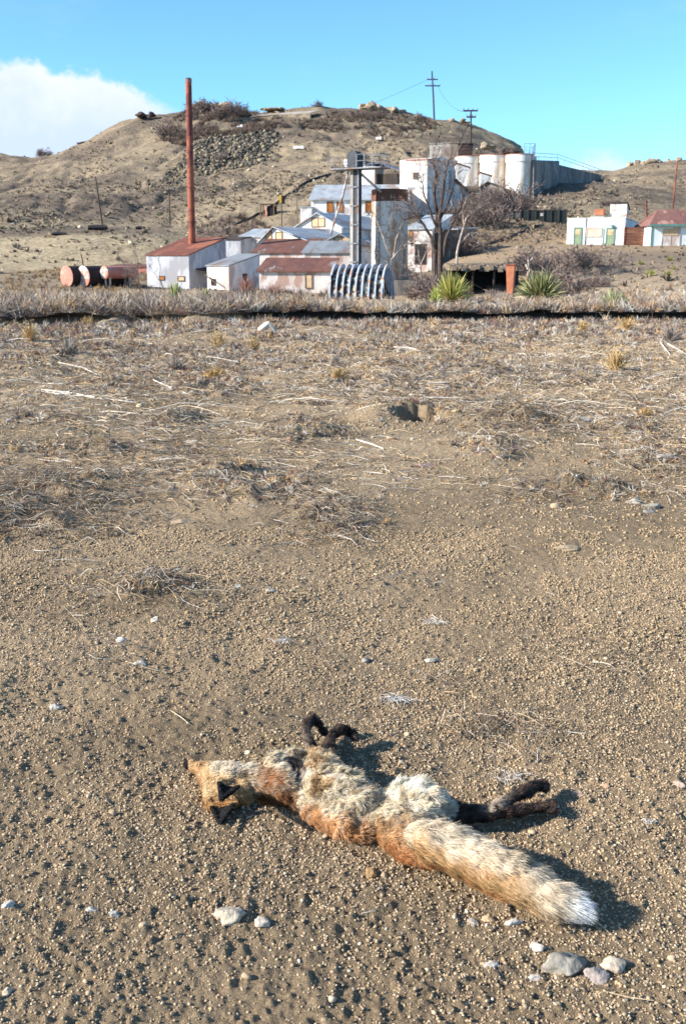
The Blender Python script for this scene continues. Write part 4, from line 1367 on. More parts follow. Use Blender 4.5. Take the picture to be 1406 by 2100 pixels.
def talus():
    r = np.random.default_rng(8)
    poly = [(330, 368), (372, 330), (398, 296), (440, 276), (500, 272), (545, 266), (572, 272), (570, 300), (545, 330), (505, 345), (460, 350), (430, 360), (400, 362), (372, 376), (345, 384), (320, 392), (290, 400), (322, 372)]
    N = 8200
    u = r.uniform(280, 580, N); v = r.uniform(262, 402, N)
    k = in_poly(u, v, poly); u, v = u[k], v[k]
    p = hit(u, v, 150); k = ~np.isnan(p[:, 0]); p = p[k]; u = u[k]; v = v[k]
    size = (.12 + .50 * r.uniform(0, 1, len(p)) ** 2.2) * np.where(u < 400, .62, 1.0)
    c = pal(r, len(p), [(112, 104, 90), (138, 126, 106), (86, 80, 72), (64, 60, 56), (156, 140, 112)], [3, 2, 3, 3.5, 1])
    scatter_rocks('talus_rocks', p, size, c, 1, (.5, 1.1), FARST, 'grey broken rock pile spilling down the hill right of the stack', 'rock pile', seed=4)
    # loose rocks over the hillsides
    N = 2600
    u = r.uniform(0, 1406, N); v = r.uniform(250, 560, N)
    p = hit(u, v, 100); k = ~np.isnan(p[:, 0]); p = p[k]
    n1 = fbm(p[:, 0], p[:, 1], 14, 3, 300)
    k = n1 > .02; p = p[k]
    size = .10 + .4 * r.uniform(0, 1, len(p)) ** 3.2
    c = pal(r, len(p), [(168, 154, 134), (136, 122, 106), (100, 90, 82), (196, 182, 156)], [3, 3, 2, 1])
    scatter_rocks('hillside_stones', p, size, c, 1, (.4, .9), FARST, 'loose stones strewn over the hillsides', 'stones', seed=6)


talus()


def strips(name, Pts, W, C, m_, parent=None, side=None, seed=0):
    """thin tapered blades: Pts (n,k,3), W (n,k), C (n,3) or (n,k,3)"""
    r = np.random.default_rng(seed)
    n, k = Pts.shape[:2]
    T = np.gradient(Pts, axis=1)
    if side is None:
        side = r.normal(size=(n, 3))
    sd = np.cross(T, side[:, None, :])
    sd /= np.linalg.norm(sd, axis=-1, keepdims=True) + 1e-9
    L_ = Pts - sd * W[..., None] * .5; R_ = Pts + sd * W[..., None] * .5
    V = np.stack([L_, R_], 2).reshape(-1, 3)
    b = (np.arange(n) * k * 2)[:, None] + (np.arange(k - 1) * 2)[None, :]
    F = np.stack([b, b + 1, b + 3, b + 2], -1).reshape(-1, 4)
    if C.ndim == 2:
        C = np.repeat(C[:, None, :], k, 1)
    C = np.repeat(C, 2, 1).reshape(-1, 3)
    me = np_mesh(name, V, F, False, C, m_)
    return link(bpy.data.objects.new(name, me), parent)


def scrub():
    """low grey-brown scrub tufts over the hillsides"""
    r = np.random.default_rng(12)
    N = 34000
    u = r.uniform(-60, 1466, N); v = r.uniform(215, 600, N)
    p = hit(u, v, 62); k = ~np.isnan(p[:, 0]); p = p[k]; u = u[k]; v = v[k]
    den = sstep(-.22, .3, fbm(p[:, 0], p[:, 1] * .6, 14, 5, 310, .6)) ** 1.5 * .9 + .05
    den = np.where((v > 480) & (v < 550) & (u < 420), .12, den); den = np.where(p[:, 1] < 128, den * .22, den)
    k = r.uniform(0, 1, len(p)) < den; p = p[k]
    nb = len(p); m_ = 9
    rad = (.12 + .36 * r.uniform(0, 1, nb) ** 2) * np.where(r.uniform(0, 1, nb) < .06, 2.0, 1) * np.where(p[:, 1] < 128, .7, 1)
    n = nb * m_
    o = np.repeat(p, m_, 0); R_ = np.repeat(rad, m_)
    a = r.uniform(0, 2 * np.pi, n); e = r.uniform(.15, 1.35, n)
    d = np.stack([np.cos(a) * np.cos(e), np.sin(a) * np.cos(e), np.sin(e)], 1)
    st = o + d * (R_ * .1)[:, None]; st[:, 2] -= .03
    en = o + d * (R_ * r.uniform(.7, 1.2, n))[:, None]
    Pt = np.stack([st, (st + en) / 2, en], 1)
    W = np.stack([R_ * .10, R_ * .42, R_ * .04], 1)
    base = pal(r, nb, [(134, 120, 104), (146, 130, 110), (116, 104, 92), (166, 148, 118), (122, 118, 94), (140, 120, 106)], [4, 4, 3, 2, 1, 2])
    strips('hillside_scrub', Pt, W, np.repeat(base, m_, 0) * r.uniform(.8, 1.2, (n, 1)), FIB, seed=13)
    tag(bpy.data.objects['hillside_scrub'], 'low dry scrub and grass tufts covering the hillsides', 'scrub', None, 'stuff')


def tall_brush():
    r = np.random.default_rng(14)
    zones = [([(330, 262), (380, 228), (440, 216), (500, 228), (570, 238), (590, 262), (520, 274), (440, 282), (370, 300), (330, 290)], 1500, 270, (.5, 1.2), 0),
             ([(590, 250), (700, 228), (860, 240), (900, 255), (860, 285), (760, 280), (640, 268)], 700, 270, (.4, 1.0), 0),
             ([(960, 395), (1040, 380), (1150, 400), (1160, 436), (1000, 445), (955, 430)], 200, 150, (.4, .9), 1),
             ([(1060, 508), (1260, 508), (1300, 540), (1240, 590), (1150, 620), (1090, 590), (1060, 560)], 900, 62, (.18, .5), 1),
             ([(840, 545), (950, 560), (960, 615), (840, 618)], 260, 60, (.3, .7), 2),
             ([(1000, 588), (1080, 582), (1080, 618), (990, 618)], 160, 60, (.25, .5), 1),
             ([(395, 470), (500, 440), (560, 470), (540, 500), (420, 500)], 240, 115, (.3, .9), 2),
             ([(20, 555), (300, 545), (300, 600), (0, 600)], 500, 60, (.2, .45), 3),
             ([(480, 580), (670, 590), (670, 612), (480, 612)], 420, 60, (.25, .5), 2)]
    Ps, Ws, Cs = [], [], []
    pals = [[(116, 98, 88), (134, 114, 98), (94, 80, 72)], [(150, 134, 124), (124, 110, 102), (172, 156, 140)], [(108, 92, 82), (136, 114, 100), (84, 72, 66)], [(186, 154, 112), (160, 132, 102), (134, 116, 98)]]
    for poly, cnt, ymin, (r0, r1), pi in zones:
        pu = np.array(poly)
        u = r.uniform(pu[:, 0].min(), pu[:, 0].max(), cnt * 2); v = r.uniform(pu[:, 1].min(), pu[:, 1].max(), cnt * 2)
        k = in_poly(u, v, poly); p = hit(u[k], v[k], ymin); p = p[~np.isnan(p[:, 0])][:cnt]
        p = p[fbm(p[:, 0], p[:, 1], 5, 3, 330) > -.2]
        nb = len(p); m_ = 26; n = nb * m_
        rad = np.repeat(r.uniform(r0, r1, nb), m_)
        a = r.uniform(0, 2 * np.pi, n); e = r.uniform(.35, 1.5, n)
        d = np.stack([np.cos(a) * np.cos(e), np.sin(a) * np.cos(e), np.sin(e)], 1)
        st = np.repeat(p, m_, 0) + r.normal(0, .12, (n, 3)) * rad[:, None] * [1, 1, 0]
        L = rad * r.uniform(.6, 1.25, n); mid = st + d * (L * .5)[:, None]; en = st + d * L[:, None] + r.normal(0, .12, (n, 3)) * L[:, None]
        w = .00022 * np.repeat(p[:, 1], m_) + .006
        Ps.append(np.stack([st, mid, en], 1)); Ws.append(w[:, None] * np.array([1, .8, .3])[None])
        Cs.append(np.repeat(pal(r, nb, pals[pi], [1, 1, 1]), m_, 0) * r.uniform(.75, 1.2, (n, 1)))
    strips('bare_brush', np.concatenate(Ps), np.concatenate(Ws), np.concatenate(Cs), FIB, seed=15)
    tag(bpy.data.objects['bare_brush'], 'fine bare brown brush on the hilltop and around the sheds', 'brush', None, 'stuff')


scrub()

tall_brush()

# ------------------------------------------------------------------ foreground gravel


def px_density_points(r, N, v0, v1, vpow=1.0, u0=-500, u1=1900):
    v = v0 + (v1 - v0) * r.uniform(0, 1, N) ** vpow
    u = r.uniform(u0, u1, N)
    d = ray(u, v)
    t = -CAMH / d[2]
    return u, v, d[0] * t, d[1] * t


def place(x, y):
    return np.stack([x, y, H(x, y)], 1)


def gravel():
    r = np.random.default_rng(21)
    def ring(n, ymin, ymax, half=.62):
        # world-uniform in a wedge in front of the viewer
        y = np.sqrt(r.uniform(ymin ** 2, ymax ** 2, n)); x = (r.uniform(-1, 1, n)) * (y * half + .6)
        return x, y
    PC = [(190, 166, 132), (204, 184, 152), (168, 148, 120), (194, 160, 122), (154, 142, 126), (184, 154, 128), (208, 194, 170), (116, 106, 94)]
    PW = [5, 3.5, 4, 3, 2, 1.2, .7, 1.5]
    parts = []
    for n, y0, y1, s0, s1, pw in ((130000, 1.15, 3.8, .0016, .0038, 1.5), (50000, 1.15, 4.6, .0028, .0056, 2.2), (110000, 3.2, 9, .003, .0066, 1.9),
                                  (52000, 7.5, 19, .006, .017, 2.0), (4200, 1.2, 9.0, .0055, .011, 2.6), (1500, 5, 24, .014, .038, 3)):
        x, y = ring(n, y0, y1)
        dn = .5 + fbm(x, y, .7, 4, 401, .6) * 1.1 + .25 * sstep(-.3, 1.5, x / np.maximum(y, .1) * 2) + .2 * (y < 2.6)
        dn = dn * np.where((y > 2.9) & (y < 5.5), .75, 1.0)
        k = r.uniform(0, 1, n) < np.clip(dn, .08, 1)
        x, y = x[k], y[k]
        hx = np.hypot((x - HOLE.x) / .3, (y - HOLE.y) / .45); k = hx > 1; x, y = x[k], y[k]
        parts.append((x, y, s0 + (s1 - s0) * r.uniform(0, 1, len(x)) ** pw))
    x = np.concatenate([p[0] for p in parts]); y = np.concatenate([p[1] for p in parts]); s = np.concatenate([p[2] for p in parts])
    n = 26000; yc_ = np.sqrt(r.uniform(1.3 ** 2, 17 ** 2, n)); xc_ = r.uniform(-1, 1, n) * (yc_ * .5 + .3)
    k = fbm(xc_, yc_, .6, 4, 431, .6) > .02; xc_, yc_ = xc_[k], yc_[k]
    sc_ = np.interp(yc_, [1.3, 4, 17], [.004, .007, .019]) * r.uniform(.6, 1.4, len(xc_))
    cl = np.array(S(166, 141, 109)[:3]) * r.uniform(.8, 1.15, (len(xc_), 1))
    n = 150000; ya = np.sqrt(r.uniform(1.15 ** 2, 5.2 ** 2, n)); xa = r.uniform(-1, 1, n) * (ya * .55 + .35)
    k = fbm(xa, ya, .3, 4, 437, .6) > -.12; xa, ya = xa[k], ya[k]; sa = np.interp(ya, [1.2, 5], [.0015, .0036]) * (.5 + 1.6 * r.uniform(0, 1, len(xa)) ** 2.5)
    ca = np.array(S(168, 145, 115)[:3]) * r.uniform(.72, 1.18, (len(xa), 1))
    xc_, yc_, sc_, cl = np.concatenate([xc_, xa]), np.concatenate([yc_, ya]), np.concatenate([sc_, sa]), np.concatenate([cl, ca])
    scatter_rocks('soil_clods', place(xc_, yc_), sc_, cl, 1, (.55, 1.1), vmat('clod_soil', .95, bscale=150, spec=.1), 'crumbly clods of soil among the gravel', 'soil clods', seed=17)
    pts = place(x, y)
    small = s < .0075
    c = pal(r, len(x), PC, PW)
    c = np.where((r.uniform(0, 1, len(x)) < .58)[:, None], np.array(S(174, 151, 121)[:3]) * r.uniform(.8, 1.15, (len(x), 1)), c)
    scatter_rocks('fine_gravel', pts[small], s[small], c[small], 1, (.45, .9), STONE, 'fine gravel covering the bare soil', 'gravel', seed=9)
    scatter_rocks('coarse_gravel', pts[~small], s[~small], c[~small], 2, (.4, .85), STONE, 'coarser pebbles scattered through the gravel', 'gravel', seed=10, smooth=False)


gravel()

STN = [  # u, v, width px, height px, colour, label
    (470, 1868, 62, 46, (196, 182, 160), 'large chalky whitish stone at lower left with a hollow beside it'),
    (538, 1882, 34, 24, (204, 190, 172), 'whitish flat stone just right of the large chalky stone'),
    (1158, 1945, 88, 60, (160, 152, 138), 'largest flat grey stone sunk in gravel below the tail tip'),
    (1258, 1950, 44, 40, (206, 188, 164), 'smooth egg shaped beige stone right of the big grey stone'),
    (1222, 1974, 50, 34, (172, 158, 148), 'purplish grey broken stone between grey and beige stones'),
    (1099, 1922, 34, 22, (206, 192, 178), 'white pinkish stone touching the upper left of the grey stone'),
    (969, 1873, 24, 20, (186, 172, 154), 'round beige pebble below the middle of the tail'),
    (999, 1868, 26, 18, (204, 172, 134), 'tan oval pebble beside another pebble below the tail'),
    (1052, 1874, 42, 18, (208, 202, 190), 'long white stone tucked under the lower edge of the tail'),
    (1010, 1955, 30, 20, (198, 188, 174), 'pale angular stone left of the big grey stone'),
    (1100, 1980, 28, 16, (186, 176, 166), 'small pale stone below the big grey stone'),
    (188, 1866, 24, 14, (198, 190, 178), 'oval whitish pebble in open soil at the lower left'),
    (234, 1874, 22, 14, (170, 164, 154), 'flat grey pebble right of a whitish oval pebble'),
    (16, 1862, 26, 22, (202, 192, 176), 'whitish broken stone at the left edge level with the tail'),
    (14, 2028, 20, 18, (214, 190, 160), 'cream pebble at the left edge near the bottom corner'),
    (288, 1368, 28, 14, (196, 190, 178), 'flat pale stone left of centre well above the carcass'),
    (250, 1318, 22, 14, (206, 198, 184), 'white angular stone in the left gravel band'),
    (318, 1279, 18, 14, (224, 212, 188), 'bright cream stone above the left gravel band'),
    (486, 1214, 22, 10, (196, 190, 178), 'flat light stone left of its darker shadowed twin'),
    (556, 1218, 22, 11, (178, 170, 154), 'light brown stone with a dark shadow near mid picture'),
    (116, 1453, 26, 16, (186, 178, 164), 'pale double pebble on the left side above the carcass'),
    (884, 1346, 22, 12, (196, 186, 168), 'pale stone above the white feather on the right'),
    (750, 1350, 18, 14, (160, 152, 140), 'grey brown stone above the forelegs of the carcass'),
    (462, 886, 34, 10, (214, 198, 168), 'flat cream stone casting a shadow in the mid ground'),
    (394, 901, 28, 10, (206, 194, 170), 'cream stone left of another flat cream stone in mid ground'),
    (1300, 1028, 34, 14, (186, 176, 160), 'pale oval stone in the stone cluster on the right'),
    (1335, 1038, 34, 14, (178, 168, 150), 'second stone in the right cluster, right of the pale oval'),
    (1328, 1050, 30, 11, (158, 150, 138), 'grey stone at the front of the right cluster'),
    (1364, 940, 36, 16, (192, 178, 162), 'big pinkish white stone by the right edge in mid ground'),
    (1192, 866, 28, 10, (204, 196, 184), 'white flat stone right of the burrow'),
    (936, 858, 18, 12, (202, 176, 130), 'tan stone on the right lip of the burrow'),
    (870, 952, 50, 10, (152, 128, 122), 'flat purplish stone below the burrow'),
    (560, 976, 60, 10, (158, 134, 120), 'long flat pinkish slab in the middle distance'),
    (376, 1068, 44, 14, (178, 156, 130), 'flat tan slab in the left mid ground'),
    (1160, 1122, 48, 12, (174, 154, 124), 'long tan stone lying slanted on the right'),
    (1392, 1608, 24, 18, (196, 168, 148), 'pinkish stone near the right edge level with the hind paws'),
    (1186, 1620, 22, 12, (186, 158, 140), 'pink pebble right of the hind paw'),
    (1240, 1606, 22, 12, (214, 176, 142), 'orange cream pebble above a pink pebble on the right'),
    (760, 1785, 30, 22, (178, 140, 96), 'brown rounded stone under the hips of the carcass'),
    (975, 1690, 0, 0, (0, 0, 0), ''),
]


def stones():
    for i, (u, v, w, h, c, lab) in enumerate(STN):
        if not w: continue
        p = GH(u, v + h * .3)
        dep = p.y * CP + CAMH * SP
        s = dep / FPX
        rx = w * .5 * s
        view_el = math.atan2(CAMH, p.y)
        # visible height = depth extent*sin + height*cos
        rz = min(rx * .62, h * .5 * s * .95); ry = max(rx * .5, min(rx * 1.1, (h * .5 * s - rz * math.cos(view_el) * .6) / max(math.sin(view_el), .1)))
        V, F = rock_shape(900 + i, 4, .42, 12 if i % 3 else 7)
        V = V * np.array([rx, ry, rz]) * 1.15; V = V @ rotz(.25 * math.sin(i * 7.3)).T
        V += .035 * rx * noise3(V[:, 0] / rx * 7, V[:, 1] / rx * 9, V[:, 2] / rx * 9, i)[:, None]
        me = np_mesh('stone', V, F, True, np.array(S(*c)[:3]) * (.80 + .22 * noise3(V[:, 0] / rx * 3, V[:, 1] / rx * 3, V[:, 2] / rx * 3, i))[:, None], vmat('loose_stone', .9, bump=1.0, bscale=120))
        o = link(bpy.data.objects.new('stone', me))
        o.location = (p.x, p.y, Hs(p.x, p.y) + rz * (.05 if w > 60 else (.22 if h > w * .4 else .05)))
        tag(o, lab, 'stone', 'loose stones on the soil')


stones()

# ------------------------------------------------------------------ dry litter


def stems(r, x, y, L, W, lift, curve, az_bias=None):
    n = len(x)
    a = r.uniform(0, 2 * np.pi, n) if az_bias is None else az_bias + r.normal(0, .5, n)
    k = 5
    t = np.linspace(0, 1, k)
    bend = r.normal(0, curve, n)
    ang = a[:, None] + bend[:, None] * t[None]
    dx = np.cos(ang) * L[:, None] / (k - 1); dy = np.sin(ang) * L[:, None] / (k - 1)
    X = x[:, None] + np.cumsum(dx, 1) - dx[:, :1]; Y = y[:, None] + np.cumsum(dy, 1) - dy[:, :1]
    Z = Hbase(X.ravel(), Y.ravel()).reshape(X.shape)
    Z = Z + .004 + W[:, None] * .6 + lift[:, None] * np.sin(np.pi * np.clip(t[None] * r.uniform(.4, 1.1, n)[:, None], 0, 1))
    Pt = np.stack([X, Y, Z], -1)
    Wd = W[:, None] * np.array([.8, 1, .9, .7, .3])[None]
    return Pt, Wd


LC = [(206, 196, 180), (184, 168, 146), (150, 134, 114), (120, 106, 92), (86, 76, 68), (188, 162, 126), (220, 212, 200), (146, 114, 90)]


def litter():
    r = np.random.default_rng(31)
    Ps, Ws, Cs = [], [], []
    def add(x, y, L, W, lift, curve, w, bias=None, dark=1.0):
        a, b = stems(r, x, y, L, W, lift, curve, bias)
        Ps.append(a); Ws.append(b); Cs.append(pal(r, len(x), LC, w) * dark)
    # broad band: v 650..860, thinning towards the viewer
    N = 105000
    u, v, x, y = px_density_points(r, N, 640, 1010, 1.0, -400, 1800)
    dens = np.interp(v, [640, 700, 790, 840, 900, 1000], [1, 1, .9, .5, .3, .15])
    nn = fbm(x, y, 1.1, 4, 501, .6)
    dens = dens * sstep(-.45, .25, nn + (dens - .6) * .6)
    s = y - ditch_y(x)
    k = (r.uniform(0, 1, N) < dens) & ((s < -.15) | (s > 2.4))
    x, y = x[k], y[k]; n = len(x)
    add(x, y, r.uniform(.04, .24, n), .002 + .0003 * y * r.uniform(.4, 1.3, n), r.uniform(0, .05, n) * sstep(4, 12, y), .9, [3, 5, 4, 3, 2, 5, 1, 2])
    # bright bleached long stalks
    n = 420
    u, v, x, y = px_density_points(r, n, 680, 860, 1.0, -100, 1500)
    k = fbm(x, y, 1.6, 3, 502) > -.05; x, y = x[k], y[k]; n = len(x)
    add(x, y, r.uniform(.15, .8, n), .003 + .00035 * y * r.uniform(.5, 1.2, n), r.uniform(.0, .07, n), .45, [4, 3, 0, 0, 0, 2, 3, 0], bias=-.1)
    # mats of tangled roots: u, v, ru, rv, count, dark
    for (uu, vv, ru, rv, cnt, dk) in MATS_PX + [(300, 1215, 130, 14, 100, .9), (920, 1500, 120, 16, 36, .8), (1010, 1490, 50, 12, 30, .6),
                                      (600, 1330, 36, 14, 34, 1.2), (900, 1410, 60, 30, 26, .8), (1100, 1530, 60, 30, 26, .8), (700, 1110, 90, 20, 70, .8),
                                      (830, 1210, 40, 10, 60, .7), (130, 1290, 60, 20, 30, 1.0), (1250, 1350, 60, 30, 20, .8), (250, 1350, 60, 30, 16, 1)]:
        cnt = int(cnt * 3.0); dk = min(1.0, dk + .1)
        uu_ = uu + r.normal(0, ru * .75, cnt); vv_ = vv + r.normal(0, rv * .9, cnt)
        d = ray(uu_, vv_); t = -CAMH / d[2]; x, y = d[0] * t, d[1] * t
        k = fbm(x, y, .05 * float(np.median(y)), 4, 560, .65) > .06; x, y = x[k], y[k]; cnt = len(x)
        dist = float(np.median(y))
        L = r.uniform(.05, .24, cnt) * (1 if dist > 3.2 else .55)
        add(x, y, L, .0010 + .00035 * dist * r.uniform(.5, 1.2, cnt), r.uniform(0, .045, cnt), 1.7, [2.5, 4, 4, 3.5, 2.5, 4, .8, 2.5], dark=dk)
    # stray rootlets everywhere near
    n = 900
    y = np.sqrt(r.uniform(1.3 ** 2, 8 ** 2, n)); x = r.uniform(-1, 1, n) * (y * .5 + .3)
    add(x, y, r.uniform(.02, .13, n), r.uniform(.0008, .002, n), r.uniform(0, .01, n), 1.6, [2, 3, 4, 3, 1, 4, 1, 2])
    strips('dry_litter', np.concatenate(Ps), np.concatenate(Ws), np.concatenate(Cs), FIB, seed=32)
    tag(bpy.data.objects['dry_litter'], 'tangled dry stems and roots littering the soil', 'dry stems', None, 'stuff')

    # standing dry weeds between the near flat and the buildings
    Ps, Ws, Cs = [], [], []
    N = 6500
    Y = 25.8 + 56 * r.uniform(0, 1, N) ** 1.35; X = (r.uniform(-1, 1, N)) * (Y * .5 + 1)
    uu, vv = proj(X, Y, Hbase(X, Y))
    nn = fbm(X, Y, 3.0, 4, 520, .6)
    dn = sstep(-.5, .25, nn + np.where(uu < 620, .3, -.05))
    s = Y - ditch_y(X)
    k = (r.uniform(0, 1, N) < dn) & (s > 2.3); X, Y = X[k], Y[k]; uu = uu[k]
    # plus low brush on the near side of the ditch
    N2 = 15000
    Y2 = np.sqrt(r.uniform(8.6 ** 2, 23.2 ** 2, N2)); X2 = r.uniform(-1, 1, N2) * (Y2 * .5)
    k = (fbm(X2, Y2, 1.3, 4, 521, .6) > np.interp(Y2, [8.6, 11, 14, 23], [.35, .16, -.08, -.15])) & (Y2 < ditch_y(X2) - .1); X2, Y2 = X2[k], Y2[k]
    hm = []
    for (cx, cy, rx, ry) in MATS_W:
        q = int(90 * (1 if cy < 14 else .8)); hm.append((cx + r.normal(0, .6, q) * rx, cy + r.normal(0, .6, q) * ry))
    X2 = np.concatenate([X2] + [q[0] for q in hm]); Y2 = np.concatenate([Y2] + [q[1] for q in hm])
    X3 = np.where(r.uniform(0, 1, 260) < .75, r.uniform(-13, -1.2, 260), r.uniform(-1.2, 13, 260)); Y3 = ditch_y(X3) - r.uniform(.05, .9, 260); Xl = r.uniform(-13, 13, 1300); Yl = ditch_y(Xl) + fbm(Xl, Xl * 0, 1.5, 3, 61) * .35 * (1 - .6 * sstep(-3, 0, Xl)) + 2.9 + r.uniform(-.45, .4, 1300); X = np.concatenate([X, Xl]); Y = np.concatenate([Y, Yl]); uu = np.concatenate([uu, np.where(Xl < -1, 100, 900) + 0 * Xl]); X2 = np.concatenate([X2, X3]); Y2 = np.concatenate([Y2, Y3])
    nb = len(X) + len(X2)
    hh = np.concatenate([r.uniform(.15, .55, len(X)) * np.where(uu < 560, 1.15, .7), r.uniform(.02, .085, len(X2)) * np.interp(Y2, [3, 8, 14, 22], [.5, .75, 1.2, 1.9]) * np.where(np.arange(len(X2)) >= len(X2) - 260, 1.6, 1.0)])
    X = np.concatenate([X, X2]); Y = np.concatenate([Y, Y2])
    Z = Hbase(X, Y)
    dnn = ditch_y(X) + fbm(X, X * 0, 1.5, 3, 61) * .35 * (1 - .6 * sstep(-3, 0, X))
    Z = np.where((Y > dnn + 1.6) & (Y < dnn + 3.6), Hbase(X, dnn + 3.6), Z)
    m_ = 18; n = nb * m_
    o = np.repeat(np.stack([X, Y, Z], 1), m_, 0); R_ = np.repeat(hh, m_)
    a = r.uniform(0, 2 * np.pi, n); e = r.uniform(.25, 1.5, n)
    d = np.stack([np.cos(a) * np.cos(e), np.sin(a) * np.cos(e), np.sin(e)], 1)
    st = o + r.normal(0, .15, (n, 3)) * R_[:, None] * [1, 1, 0]
    L = R_ * r.uniform(.5, 1.15, n)
    mid = st + d * (L * .5)[:, None]; en = st + d * L[:, None] + np.stack([r.normal(0, .15, n), r.normal(0, .15, n), -.1 * np.ones(n)], 1) * L[:, None]
    Pt = np.stack([st, mid, en], 1)
    wdt = .0015 + .0004 * np.repeat(Y, m_)
    Wd = wdt[:, None] * np.array([1, .9, .4])[None]
    base = pal(r, nb, [(180, 166, 148), (150, 134, 120), (192, 158, 114), (112, 98, 92), (204, 194, 180), (150, 114, 94), (84, 76, 74)], [3.5, 4, 2.5, 3, 2.5, 2, 2])
    C = np.repeat(base, m_, 0) * r.uniform(.75, 1.25, (n, 1))
    strips('dry_weeds', Pt, Wd, C, FIB, seed=33)
    tag(bpy.data.objects['dry_weeds'], 'knee high dry weeds between the near flat and the buildings', 'weeds', None, 'stuff')


litter()


def ditch_lip():
    """crust added over the far ditch bank to cast shade, with shade painted below"""
    r = np.random.default_rng(41)
    xs = np.arange(-16, 16, .05)
    dn = ditch_y(xs) + fbm(xs, xs * 0, 1.5, 3, 61) * .35 * (1 - .6 * sstep(-3, 0, xs))
    wdt = 2.9 + fbm(xs, xs * 0 + 5, 2.0, 3, 62) * .5 * (1 - .7 * sstep(-2.5, -1, xs))
    yb = dn + wdt
    prof = [(.7, -.01), (.20, .005), (-.1, .0), (-.26, -.010), (-.26, -.022), (-.10, -.04), (.02, -.06), (.10, -.45), (.25, -.9)]
    rows = []
    for j, (a, b) in enumerate(prof):
        jit = fbm(xs + j * .3, xs * 0 + j * .4, .25, 3, 600 + j, .6)
        jag = np.maximum(fbm(xs, xs * 0 + 3, .22, 3, 620, .7), -.4)
        y = yb + a + jit * .05 - (jag * .22 if 2 <= j <= 4 else 0)
        z = Hbase(xs, yb + .6) * 1.0 + b + jit * .012 - (.03 if j == 0 else 0)
        rows.append(np.stack([xs, y, z], 1))
    V = np.concatenate(rows); n = len(xs)
    q = (np.arange(len(prof) - 1)[:, None] * n + np.arange(n - 1)[None]).reshape(-1)
    F = np.stack([q, q + n, q + n + 1, q + 1], 1)
    lip = np.tile(np.array(S(118, 103, 86)[:3]), (n, 1)); dk = np.tile(np.array(S(78, 71, 67)[:3]), (n, 1))  # dk: shade under the added lip, put into the colour
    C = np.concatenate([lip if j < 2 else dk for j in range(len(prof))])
    gm = ditch_g(xs) > .50; gq = (gm[:-1] & gm[1:])[np.tile(np.arange(n - 1), len(prof) - 1)]; F = F[gq]
    me = np_mesh('ditch_shade_lip', V, F, True, C, vmat('bank_soil_and_shade', .95, bump=.9, bscale=30, spec=.1))
    o = link(bpy.data.objects.new('ditch_shade_lip', me)); o['kind'] = 'structure'


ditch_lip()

# ------------------------------------------------------------------ plants
LEAF = vmat('yucca_blade', .55, bscale=20, spec=.4)


def yucca(u, v, hpx, wpx, Y, label, n, seed, col=((150, 160, 84), (112, 130, 74), (206, 196, 110)), stalk=False, squat=0.0):
    r = np.random.default_rng(seed)
    b = P(u, v, Y); b.z = Hs(b.x, b.y)
    s = Y / FPX
    Lh = hpx * s; Lw = wpx * .5 * s
    n = int(n * 1.7)
    root = empty('yucca', b, 0, label, 'yucca', 'yuccas on the flat')
    a = r.uniform(0, 2 * np.pi, n); e = np.arccos(r.uniform(0, 1, n) ** .8) ; e = np.pi / 2 - e
    e = np.clip(np.where(r.uniform(0, 1, n) < .5, r.uniform(.05, 1.45, n), e), .02, 1.5)
    d = np.stack([np.cos(a) * np.cos(e) * Lw, np.sin(a) * np.cos(e) * Lw, np.sin(e) * Lh], 1) * r.uniform(.75, 1.05, (n, 1))
    st = np.stack([np.cos(a) * .06 * Lw, np.sin(a) * .06 * Lw, np.full(n, .06 * Lh)], 1)
    droop = np.stack([np.zeros(n), np.zeros(n), -.08 * Lh * np.cos(e)], 1)
    Pt = np.stack([st, st + d * .35, st + d * .7, st + d + droop], 1)
    w = max(.018, .0007 * Y)
    Wd = w * np.array([1.1, 1.2, .9, .1])[None] * r.uniform(.8, 1.2, (n, 1))
    C = pal(r, n, col, [4, 3, 3])
    dead = e < .22
    C[dead] = pal(r, int(dead.sum()), [(196, 180, 140), (160, 144, 112)], [1, 1])
    strips('leaves', Pt, Wd, C, LEAF, root, seed=seed)
    m_ = MB(); m_.tube([(0, 0, -.1), (0, 0, .05 * Lh), (0, 0, .16 * Lh)], [.09 * Lw, .16 * Lw, .05 * Lw], 8); m_.build('crown_base', BARK, root)
    if stalk:
        for k_, (dx, hh) in enumerate(((-.55, 1.35), (.22, .95))):
            m_ = MB(); x = dx * Lw
            m_.tube([(x * .5, -.1, 0), (x * .8, -.2, Lh * hh * .5), (x, -.25, Lh * hh)], [.02, .018, .012], 5)
            for t in range(8):
                z = Lh * hh * (.55 + t * .05); q = Vector((x * .9, -.22, z)); dv = Vector((r.uniform(-.09, .09), r.uniform(-.09, .09), .05))
                m_.tube([q, q + dv, q + dv * 1.2 + Vector((0, 0, .06))], [.01, .035, .02], 5)
            m_.build('dead_flower_stalk', BARKD if k_ else BARKW, root)
    return root


